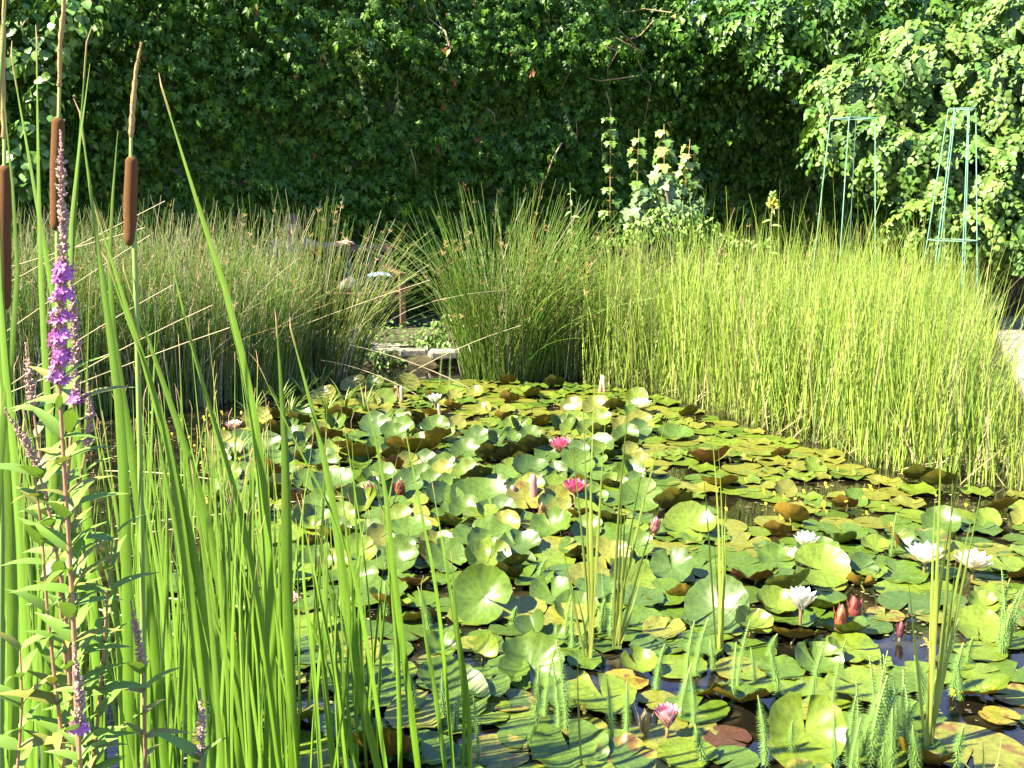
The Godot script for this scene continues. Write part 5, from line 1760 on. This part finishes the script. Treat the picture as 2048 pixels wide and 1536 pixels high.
# ---------------------------------------------------------------- yellow flowers, water soldier, debris
func small_water_plants() -> void:
	# bladderwort: a thread stalk with one to three yellow lips
	var ym := mat("yellow_petal", Color(0.72, 0.55, 0.02), 0.5, 0.3)
	var forms := []
	for k in 4:
		var h := 0.03 + 0.02 * k
		var o := Node3D.new()
		var g := G.new()
		g.tube([Vector3(0, -0.02, 0), Vector3(0.004, h * 0.5, 0), Vector3(0, h, 0)], [0.0016, 0.0014, 0.001], 4, Color(0.18, 0.12, 0.05), Color(0.25, 0.2, 0.05))
		part(o, "stalk", g.mesh(), M.stem)
		for j in 1 + k % 3:
			var gf := G.new()
			for q in 3:
				var a := TAU * q / 3 + j
				gf.ribbon([Vector3.ZERO, Vector3(cos(a) * 0.006, 0.004, sin(a) * 0.006), Vector3(cos(a) * 0.012, 0.001, sin(a) * 0.012)], [0.004, 0.013, 0.006], Vector3(-sin(a), 0, cos(a)), 0.2, Color.WHITE, Color.WHITE)
			part(o, "flower", gf.mesh(), ym, Transform3D(Basis(Vector3.RIGHT, 0.9), Vector3(0.006 * j - 0.005, h - j * 0.014, 0.004)))
		forms.append(o)
	var put := func(px: float, py: float, near_reeds: bool):
		var p := on_level(px, py)
		var src: Node3D = forms[rng.randi() % 4]
		var c: Node3D = src.duplicate()
		c.name = numbered("bladderwort")
		add_child(c)
		c.position = Vector3(p.x, 0, p.z)
		c.rotation.y = rf(-0.6, 0.6)
		c.scale = Vector3.ONE * rf(0.6, 0.85)
		tag(c, "tiny yellow bladderwort flower on a thread stalk near the right-hand reeds" if near_reeds else "tiny yellow bladderwort flower on a thread stalk by the left-hand rushes", "flower", "yellow bladderwort flowers near the reeds" if near_reeds else "yellow bladderwort flowers by the rushes")
	for k in 38:
		put.call(rf(300, 560), rf(800, 960) if k % 3 else rf(800, 1120), false)
	for k in 44:
		var x := rf(1430, 1960)
		put.call(x, clampf(rf(925, 1045) + (x - 1500) * 0.06, 915, 1060), true)
	for q in [[1165, 1440], [1170, 1440], [1850, 1290], [1855, 1300], [1905, 1400], [1970, 1410], [1985, 1405], [560, 1060], [690, 1450], [705, 1470]]:
		put.call(q[0], q[1], q[0] > 1000)
	for o in forms: o.free()
	# water soldier: rosettes of stiff saw-edged leaves
	var wm := mat("water_soldier_leaf", Color(0.17, 0.26, 0.04), 0.45, 0.4)
	for q in [[505, 845], [560, 818], [610, 800], [655, 830], [690, 815], [730, 825], [640, 785], [580, 835], [470, 925], [450, 985]]:
		var p := on_level(q[0], q[1])
		var o := thing("water_soldier", "spiky rosette of pale green water soldier by the left-hand rushes", "water plant", Vector3(p.x, 0, p.z), "water soldier rosettes")
		for k in 15:
			var a := k * 2.4 + rf(-0.3, 0.3)
			var ln := rf(0.16, 0.27)
			var g := G.new()
			var d := Vector3(cos(a) * rf(0.25, 0.7), 1, sin(a) * rf(0.25, 0.7)).normalized()
			var end := d * ln + Vector3(cos(a), -0.2, sin(a)) * ln * 0.25
			g.ribbon(curve(Vector3(0, -0.03, 0), d * ln * 0.5, end, 4), [0.014, 0.014, 0.012, 0.008, 0.001], Vector3(-sin(a), 0, cos(a)), 0.4, Color.WHITE, Color(1.2, 1.15, 1.0))
			part(o, "leaf", g.mesh(), wm)
	# floating scraps and duckweed
	var g := G.new()
	for k in 7:
		var a := TAU * k / 7
		g.add(Vector3(cos(a) * (1.0 + 0.3 * sin(k * 2.0)), 0.05 * (k % 2), sin(a) * 0.8))
	var c0 := g.add(Vector3.ZERO)
	for k in 7: g.tri(c0, k, (k + 1) % 7)
	var fleck := g.mesh()
	var xfs := []
	var cols := []
	for k in 26000:
		var x := rf(-4.6, 4.6)
		var z := rf(-10.2, -1.9)
		if absf(x) > 1.2 - z * 0.52: continue
		if pond_inside(x, z) < 0.05: continue
		var n := fnoise.get_noise_2d(x * 1.1 + 30, z * 1.1)
		if rng.randf() > 0.45 + n * 1.3: continue
		# the clear patch of water in front keeps its mirror
		if z > -4.3 and x > 0.2 and x < 1.1 and rng.randf() < 0.9: continue
		xfs.append(Transform3D(Basis(Vector3.UP, rng.randf() * TAU).scaled(Vector3.ONE * rf(0.003, 0.012)), Vector3(x, 0.003 + rf(0, 0.0015), z)))
		cols.append((pick([Color(0.10, 0.085, 0.03), Color(0.16, 0.13, 0.05), Color(0.09, 0.13, 0.03), Color(0.20, 0.19, 0.06), Color(0.05, 0.04, 0.02), Color(0.28, 0.22, 0.10)]) as Color) * rf(0.7, 1.2))
	var o := many(self, "floating_debris", fleck, M.plain, xfs, cols)
	tag(o, "duckweed and brown plant scraps floating on the pond", "debris")


# ---------------------------------------------------------------- thin sedge tufts standing in the pond
func tuft_of_blades(called: String, label: String, category: String, base_px: Array, dist: float, tips: Array, w: float, c0: Color, c1: Color, mm: Material, group := "") -> Node3D:
	var b := on_level(base_px[0], base_px[1])
	var o := thing(called, label, category, b, group)
	for t in tips:
		var tip := at_dist(t[0], t[1], -b.z + rf(-0.06, 0.06)) - b
		var root := Vector3(rf(-0.012, 0.012), -0.02, rf(-0.012, 0.012))
		var mid := root.lerp(tip, 0.5) + Vector3(rf(-0.012, 0.012) - tip.x * 0.06, 0, rf(-0.01, 0.01))
		var n := 9
		var g := G.new()
		var k := rf(0.85, 1.15)
		g.ribbon(curve(root, mid, tip, n), blade_widths(w * rf(0.8, 1.2), n), Vector3(cos(rf(-0.7, 0.7)), 0, sin(rf(-0.7, 0.7))), 0.35, c0 * k, c1 * k)
		part(o, "blade", g.mesh(), mm)
	return o

func sedges() -> void:
	var m: Material = M.blade
	var a := Color(0.34, 0.42, 0.10)
	var b := Color(0.17, 0.29, 0.05)
	tuft_of_blades("sedge_tuft", "thin upright sedge tuft rising past the magenta lily", "sedge", [1180, 1325], 0, [[1140, 850], [1165, 760], [1192, 690], [1120, 1060], [1178, 880], [1205, 960], [1150, 1180], [1212, 820]], 0.011, a, b, m)
	tuft_of_blades("sedge_tuft", "pale sedge tuft leaning right, next to the upright tuft", "sedge", [1232, 1298], 0, [[1335, 830], [1292, 905], [1262, 770], [1325, 1000], [1250, 1010], [1300, 1090], [1245, 900]], 0.011, a, b, m)
	tuft_of_blades("sedge_tuft", "slim sedge tuft in mid pond beside the dark tilted pad", "sedge", [1440, 1310], 0, [[1422, 850], [1452, 985], [1405, 920], [1437, 900], [1455, 1060], [1428, 1080]], 0.010, a, b, m)
	tuft_of_blades("sedge_tuft", "tallest broad sedge tuft beside the white water lilies", "sedge", [1858, 1500], 0, [[1882, 870], [1925, 910], [1905, 960], [1815, 1145], [1950, 1010], [1972, 935], [1895, 1050], [1915, 1100], [1870, 1000]], 0.013, a, b, m)
	tuft_of_blades("sedge_tuft", "two short sedge blades at the pond's near right corner", "sedge", [1970, 1575], 0, [[1965, 1480], [2003, 1472], [1912, 1510]], 0.010, a, b, m)
	tuft_of_blades("sedge_tuft", "thin green sedge shoots among the yellow flowers", "sedge", [385, 1090], 0, [[380, 930], [400, 960], [415, 900], [370, 985], [425, 980], [350, 960], [440, 950], [395, 880]], 0.009, a, b, m)
	tuft_of_blades("sedge_tuft", "short sedge tuft among the pads left of the pink lily", "sedge", [470, 1060], 0, [[460, 920], [480, 940], [495, 960], [450, 950], [505, 900]], 0.008, a, b, m)
	tuft_of_blades("sedge_tuft", "sparse sedge shoots near the crowded upturned pads", "sedge", [770, 1050], 0, [[730, 880], [800, 890], [782, 970], [850, 870], [745, 930]], 0.007, a, b, m)
	tuft_of_blades("bud_stalk", "single stiff stalk with a brown bud tip in front of the pads", "stalk", [1160, 1545], 0, [[1155, 1300]], 0.009, Color(0.2, 0.28, 0.06), Color(0.3, 0.26, 0.08), m)


# ---------------------------------------------------------------- cattails
func cattail_blade(o: Node3D, dist: float, pts_px: Array, wpx: float) -> void:
	var pts := []
	for q in pts_px: pts.append(at_dist(q[0], q[1], dist) - o.position)
	# pts run from the foot to the tip; go on down to the root
	var d: Vector3 = (pts[1] - pts[0]).normalized()
	var low: Vector3 = pts[0] - d * ((pts[0].y + 0.05) / maxf(d.y, 0.5))
	low.y = maxf(low.y, -0.05)
	var n := 14
	var line := []
	var c := Curve3D.new()
	c.bake_interval = 0.02
	var all := [low] + pts
	for i in all.size():
		var t: Vector3 = (all[mini(i + 1, all.size() - 1)] - all[maxi(i - 1, 0)]) * 0.18
		c.add_point(all[i], -t, t)
	var L := c.get_baked_length()
	var tw := rf(-0.15, 0.4) if wpx > 20.0 else rf(0.1, 0.95)
	for i in n + 1: line.append(c.sample_baked(L * i / n) + Vector3(0, 0, 0.04 * pow(float(i) / n, 2)))
	var g := G.new()
	var w := wpx / F * dist * 0.88
	var k := rf(0.85, 1.15)
	var c0 := Color(0.14, 0.33, 0.018) * k
	var c1 := Color(0.16, 0.30, 0.055) * k
	g.ribbon(line, blade_widths(w, n, 0.12), Vector3(cos(tw), 0, sin(tw)), 0.30, c0, c1)
	var lf := part(o, "leaf", g.mesh(), M.blade)
	if rng.randf() < 0.8:
		# a withered tip
		var e: Vector3 = line[n]
		var dr: Vector3 = (line[n] - line[n - 1]).normalized()
		var gt := G.new()
		gt.ribbon([line[n - 1].lerp(e, 0.6), e + dr * 0.004, e + dr * 0.03 + Vector3(rf(-0.01, 0.01), 0, 0)], [w * 0.22, w * 0.16, 0.001], Vector3(cos(tw), 0, sin(tw)), 0.5, Color(0.36, 0.22, 0.08), Color(0.45, 0.32, 0.18))
		part(lf, "dry_tip", gt.mesh(), M.straw)

func cattail_head(o: Node3D, dist: float, head: Array, tail: Array, wpx: float, foot: Array) -> void:
	var P := func(q: Array) -> Vector3: return at_dist(q[0], q[1], dist) - o.position
	var a: Vector3 = P.call(head[0])
	var b: Vector3 = P.call(head[1])
	var w := wpx / F * dist
	var g := G.new()
	var pts := []
	var rs := []
	var long := a.distance_to(b)
	for i in 41:
		var t := 0.5 - 0.5 * cos(PI * i / 40.0)
		pts.append(a.lerp(b, t) + Vector3(0.0006 * sin(t * 9.0), 0, 0))
		var e0 := clampf(t * long / (w * 0.62), 0.0, 1.0)
		var e1 := clampf((1.0 - t) * long / (w * 0.42), 0.0, 1.0)
		rs.append(w * 0.5 * maxf(0.12, sqrt(1.0 - (1.0 - e0) * (1.0 - e0)) * sqrt(1.0 - (1.0 - e1) * (1.0 - e1))) * (1.0 + 0.035 * fnoise.get_noise_1d(t * 14.0 + a.x * 50.0)) * (0.93 + 0.09 * sin(PI * t)))
	g.tube(pts, rs, 24, Color.WHITE, Color(0.95, 0.95, 0.95))
	part(o, "brown_spike", g.mesh(), M.cattail_brown)
	# male spike above, rough and bent
	var tp := []
	for q in tail: tp.append(P.call(q))
	var n := 16
	var line := []
	var r2 := []
	var c := Curve3D.new()
	for i in tp.size():
		var t: Vector3 = (tp[mini(i + 1, tp.size() - 1)] - tp[maxi(i - 1, 0)]) * 0.2
		c.add_point(tp[i], -t, t)
	for i in n + 1:
		line.append(c.sample_baked(c.get_baked_length() * i / n))
		r2.append(w * 0.27 * (0.75 + 0.25 * rf(-1, 1)) * (1.0 - 0.55 * pow(float(i) / n, 2.0)))
	var g2 := G.new()
	g2.tube(line, r2, 10, Color(1, 1, 1), Color(1.1, 1.05, 0.95))
	var ps := part(o, "pollen_spike", g2.mesh(), M.pollen_spike)
	var gf := G.new()
	for k in 420:
		var t := rng.randf()
		var i := mini(n - 1, int(t * n))
		var p: Vector3 = line[i].lerp(line[i + 1], t * n - i)
		var an := rng.randf() * TAU
		var d := Vector3(cos(an), rf(-0.3, 0.5), sin(an)).normalized()
		gf.ribbon([p + d * r2[i] * 0.8, p + d * (r2[i] * 0.8 + rf(0.001, 0.004))], [0.0016, 0.0007], Vector3.UP.cross(d).normalized(), 0.3, Color(1.1, 0.95, 0.8), Color(0.8, 0.7, 0.5))
	part(ps, "pollen_fluff", gf.mesh(), M.pollen_spike)
	# stem: through the gap above the brown spike, and down to the root
	var g3 := G.new()
	g3.tube([a, line[0]], [w * 0.16, w * 0.13], 7, Color(0.24, 0.32, 0.08), Color(0.30, 0.36, 0.10))
	part(o, "upper_stem", g3.mesh(), M.stem)
	var ft: Vector3 = P.call(foot)
	var low := ft + (ft - b).normalized() * 0.9
	low.y = -0.05
	var g4 := G.new()
	g4.tube(curve(low, (low + b) * 0.5 + Vector3(rf(-0.02, 0.02), 0, 0), b, 8), [w * 0.3, w * 0.3, w * 0.28, w * 0.26, w * 0.25, w * 0.24, w * 0.23, w * 0.22, w * 0.22], 8, Color(0.16, 0.28, 0.05), Color(0.22, 0.33, 0.07))
	part(o, "stem", g4.mesh(), M.stem)

func shoot(label: String, base_px: float, dist: float, blades: Array, group := "") -> Node3D:
	var p := at_dist(base_px, 1536, dist)
	var o := thing("cattail", label, "cattail", Vector3(p.x, 0, p.z), group)
	for b in blades: cattail_blade(o, dist + rf(-0.08, 0.08), b[0], b[1] * (1.18 if group.begins_with("cattail") else 1.0))
	return o

func cattails() -> void:
	var g := "cattail shoots in the left foreground"
	var o := shoot("cattail with a thick brown spike cut by the scene's edge, beside the loosestrife", 20, 1.85, [[[[30, 1536], [25, 900], [8, 400], [35, 5]], 22], [[[60, 1536], [40, 1000], [10, 560], [15, 20]], 20], [[[-40, 1536], [10, 900], [50, 560], [30, 200]], 20]], g)
	cattail_head(o, 1.85, [[9, 620], [9, 330]], [[9, 275], [4, 150], [8, 20], [12, -60]], 26, [12, 1536])
	o = shoot("tallest cattail with a brown spike behind the purple flowers", 150, 2.05, [[[[120, 1536], [110, 1000], [92, 560], [92, 90]], 19], [[[200, 1536], [175, 1000], [110, 560], [42, 120]], 20], [[[90, 1536], [120, 900], [155, 500], [190, 95]], 17], [[[130, 1536], [150, 900], [150, 500], [197, 132]], 20]], g)
	cattail_head(o, 2.05, [[112, 462], [116, 234]], [[119, 172], [120, 90], [128, 10], [124, -60]], 25, [150, 1536])
	o = shoot("cattail with a brown spike and long curved pollen spike, standing clear", 300, 2.15, [[[[330, 1536], [280, 1000], [230, 600], [250, 262]], 19], [[[260, 1536], [250, 900], [215, 560], [177, 232]], 22], [[[420, 1536], [345, 900], [280, 680], [228, 520]], 22]], g)
	cattail_head(o, 2.15, [[259, 492], [263, 312]], [[262, 275], [266, 210], [272, 140], [283, 84]], 25, [290, 1536])
	shoot("cattail shoot with the longest leaf arching over the pond", 545, 2.35, [[[[545, 1536], [531, 1025], [478, 670], [400, 400], [335, 178]], 23], [[[560, 1536], [500, 1100], [400, 720], [345, 480]], 15]], g)
	shoot("cattail shoot with two broad parallel leaning leaves", 480, 2.2, [[[[480, 1536], [410, 1216], [342, 893], [273, 647], [200, 400]], 24], [[[500, 1536], [440, 1150], [376, 893], [311, 691], [262, 540]], 22], [[[450, 1536], [400, 1250], [352, 1020], [320, 800]], 18]], g)
	shoot("cattail shoot with one straight upright leaf and a dry tip", 588, 2.45, [[[[588, 1536], [577, 1216], [574, 900], [560, 637]], 22], [[[590, 1536], [560, 1250], [520, 1000], [523, 720]], 12]], g)
	shoot("cattail shoot at the edge of the pads, leaf leaning left", 750, 2.55, [[[[755, 1536], [708, 1319], [660, 961], [588, 654]], 20], [[[770, 1536], [735, 1300], [690, 1080], [600, 890], [523, 722]], 15]], g)
	shoot("slender cattail shoot standing before the crowded pads", 830, 2.75, [[[[835, 1536], [790, 1165], [770, 963], [735, 788]], 16], [[[905, 1536], [876, 1216], [841, 1011], [800, 788]], 15], [[[800, 1536], [795, 1300], [782, 1150], [770, 1020]], 11]], g)
	shoot("short cattail shoot farthest out, crossing the big tilted pads", 920, 2.85, [[[[925, 1536], [925, 1380], [900, 1180], [868, 970]], 12], [[[940, 1536], [935, 1400], [915, 1250], [905, 1110]], 11], [[[890, 1536], [870, 1380], [850, 1250], [845, 1160]], 10]], g)
	shoot("cattail shoot with upright leaves between the two leaning groups", 640, 2.6, [[[[640, 1536], [625, 1300], [610, 1150], [612, 1000]], 13], [[[665, 1536], [650, 1350], [655, 1200], [660, 1040]], 12], [[[690, 1536], [670, 1350], [640, 1180], [605, 1000]], 14]], g)
	# fill: more shoots, thickest on the left
	for k in 84:
		var f := pow(rng.randf(), 1.15)
		var thin := k % 3 != 0
		var bx := lerpf(-60, 760 if thin else 600, f)
		var dist := rf(2.5, 3.6) if thin else rf(2.1, 3.1)
		var nb := 3 + rng.randi() % 3
		var bl := []
		for j in nb:
			var tall := lerpf(rf(560, 1050), rf(820, 1250), f)
			if rng.randf() < 0.2: tall -= 120
			var tx := bx + rf(-110, 60)
			var x0 := bx + rf(-25, 25)
			var mx := lerpf(x0, tx, 0.38) + rf(-15, 15)
			bl.append([[[x0, 1536], [mx, lerpf(1536, tall, 0.5)], [tx, tall]], rf(6, 10) if thin else rf(10, 18)])
		var hi := 2000.0
		var ln := 0.0
		for b in bl:
			hi = minf(hi, b[0][2][1])
			ln += (b[0][2][0] - b[0][0][0]) / nb
		var word := "tall" if hi < 700 else "middling" if hi < 880 else "short"
		var how := "leaning left" if ln < -45 else "leaning right" if ln > 15 else "upright"
		var lab := "%s %s %scattail shoot of %s green leaves without a spike" % [word, how, "thin-leaved " if thin else "", ["three", "four", "five"][nb - 3]]
		shoot(lab, bx, dist, bl, lab.replace("shoot", "shoots"))


# ---------------------------------------------------------------- purple loosestrife
func loosestrife() -> void:
	var pm := mat("purple_petal", Color(0.50, 0.17, 0.54), 0.6, 0.5)
	var cm := mat("calyx", Color(0.40, 0.29, 0.26), 0.85, 0.2)
	var lm := [mat("loosestrife_leaf", Color(0.14, 0.26, 0.035), 0.5, 0.5), mat("loosestrife_leaf_red", Color(0.20, 0.22, 0.04), 0.55, 0.4)]
	# one flower: six crinkled petals
	var gf := G.new()
	for k in 6:
		var a := TAU * k / 6
		var d := Vector3(cos(a), 0.25, sin(a))
		gf.ribbon([Vector3.ZERO, d * 0.0045, d * 0.0095 + Vector3(0, 0.0015 * (k % 2), 0)], [0.0012, 0.0045, 0.0022], Vector3(-sin(a), 0, cos(a)), 0.25, Color(0.8, 0.8, 0.85), Color(1.15, 1.1, 1.1))
	var flower := gf.mesh()
	var gc := G.new()
	gc.tube([Vector3.ZERO, Vector3(0, 0, 0.003), Vector3(0, 0, 0.0065), Vector3(0, 0, 0.008)], [0.001, 0.0022, 0.0018, 0.0006], 6, Color(0.8, 0.9, 0.7), Color(1.2, 1.0, 1.0))
	var calyx := gc.mesh()
	var leaf := leaf_mesh(0.078, [[0.0, 0.12], [0.15, 0.27], [0.4, 0.25], [0.7, 0.15], [1.0, 0.01]], 0.28, 0.35)
	var defs := [
		[1.45, [[122, 266], [128, 520], [118, 760], [130, 960], [148, 1250], [160, 1536]], 515, 765, 265, "tall purple loosestrife with a long budded spike, in front of the cattails", true],
		[1.52, [[140, 540], [152, 700], [150, 800], [135, 950], [140, 1100], [155, 1536]], 780, 806, 545, "slim loosestrife spike with one purple whorl, close behind the tall one", false],
		[1.40, [[148, 1290], [160, 1400], [158, 1460], [160, 1536], [162, 1600], [165, 1640]], 1425, 1460, 1290, "low loosestrife spike with a purple flower near its foot", true],
		[1.60, [[52, 690], [62, 780], [75, 880], [95, 1000], [120, 1200], [150, 1536]], 9999, 9999, 690, "loosestrife side spike in reddish bud, left of the tall one", false],
		[1.50, [[12, 822], [40, 870], [70, 920], [95, 1000], [130, 1200], [150, 1536]], 9999, 9999, 822, "short loosestrife spike in bud leaning to the edge of the stand", false],
		[1.62, [[176, 770], [182, 830], [172, 900], [150, 1020], [150, 1200], [155, 1536]], 9999, 9999, 770, "short loosestrife spike in bud, right of the tall one", false],
		[1.65, [[262, 1205], [285, 1330], [288, 1420], [290, 1500], [292, 1536], [294, 1600]], 9999, 9999, 1210, "loosestrife in brownish bud among the cattail feet", true],
		[1.55, [[400, 1380], [405, 1440], [402, 1490], [400, 1536], [400, 1580], [398, 1640]], 9999, 9999, 1380, "lowest loosestrife shoot in bud among the cattail feet", true],
		[1.5, [[40, 1300], [45, 1400], [40, 1480], [35, 1536], [30, 1600], [25, 1660]], 9999, 9999, 9999, "leafy loosestrife shoot without flowers, lowest on the left", true],
		[1.55, [[225, 1080], [215, 1200], [205, 1330], [195, 1450], [185, 1536], [180, 1600]], 9999, 9999, 9999, "leafy loosestrife shoot without flowers beside the tall one", true],
		[1.5, [[70, 950], [85, 1080], [95, 1220], [110, 1360], [125, 1480], [135, 1560]], 9999, 9999, 9999, "leafy loosestrife shoot without flowers, left of the tall stem", true]]
	for d in defs:
		var dist: float = d[0]
		var pts := []
		for q in d[1]: pts.append(at_dist(q[0], q[1], dist))
		var foot: Vector3 = pts[5]
		foot.y = 0.1
		var o := thing("purple_loosestrife", d[5], "loosestrife", foot)
		var c := Curve3D.new()
		var all := pts + [foot]
		for i in all.size():
			var t: Vector3 = (all[mini(i + 1, all.size() - 1)] - all[maxi(i - 1, 0)]) * 0.16
			c.add_point(all[i] - foot, -t, t)
		var L := c.get_baked_length()
		var line := []
		var rs := []
		for i in 25:
			line.append(c.sample_baked(L * (1.0 - i / 24.0)))
			rs.append(lerpf(0.0058, 0.0014, pow(i / 24.0, 1.3)))
		var g := G.new()
		g.tube(line, rs, 7, Color(0.26, 0.16, 0.07), Color(0.30, 0.15, 0.10))
		part(o, "stem", g.mesh(), M.stem)
		# walk down the stem from its tip
		var s := 0.0
		var step := 0
		while s < L * 0.98:
			var p := c.sample_baked(s)
			var w := p + foot
			var f := look.inverse() * (w - EYE)
			var sy := 768.0 - F * f.y / -f.z
			if sy > 1700: break
			var spike: bool = sy < (d[3] if d[3] < 9000 else d[4] + 130) and d[4] < 9000
			if spike:
				var blooming: bool = sy > d[2] and sy < d[3]
				var tipk := clampf(s / 0.05, 0.25, 1.0)
				if blooming:
					var clump := 0.5 + 0.5 * sin(s * 210.0)
					for k in 7 if clump > 0.45 else 0:
						var a := rng.randf() * TAU
						var r := rf(0.004, 0.0125)
						part(o, "flower", flower, pm, Transform3D(frame(Vector3(-sin(a), 0, cos(a)), Vector3(cos(a), rf(0.0, 0.9), sin(a))).scaled(Vector3.ONE * rf(0.75, 1.1)), p + Vector3(cos(a) * r, rf(-0.004, 0.004), sin(a) * r)))
				var gw := G.new()
				for k in 11:
					var a := rng.randf() * TAU
					var dr := Vector3(cos(a), rf(0.35, 1.3), sin(a)).normalized()
					var ln := rf(0.006, 0.0115) * tipk
					var p0 := p + Vector3(0, rf(-0.003, 0.003), 0)
					gw.tube([p0 + dr * 0.001, p0 + dr * ln * 0.55, p0 + dr * ln], [0.0012, 0.0023 * tipk, 0.0009], 5, Color(0.75, 0.8, 0.6) * rf(0.8, 1.2), Color(1.25, 1.0, 1.1) * rf(0.8, 1.2))
				part(o, "bud_whorl", gw.mesh(), cm)
				s += 0.0085 if not blooming else 0.0062
			else:
				for k in 2:
					var a := step * 1.57 + k * PI + rf(-0.3, 0.3)
					var sc := rf(0.5, 1.2)
					part(o, "leaf", leaf, lm[0] if rng.randf() < 0.78 else lm[1], Transform3D(frame(Vector3(cos(a), rf(0.2, 1.7), sin(a)), Vector3(-cos(a) * 0.5 - 0.35, 1, -sin(a) * 0.5 + 0.35)).scaled(Vector3.ONE * sc), p))
				s += rf(0.03, 0.05)
			step += 1
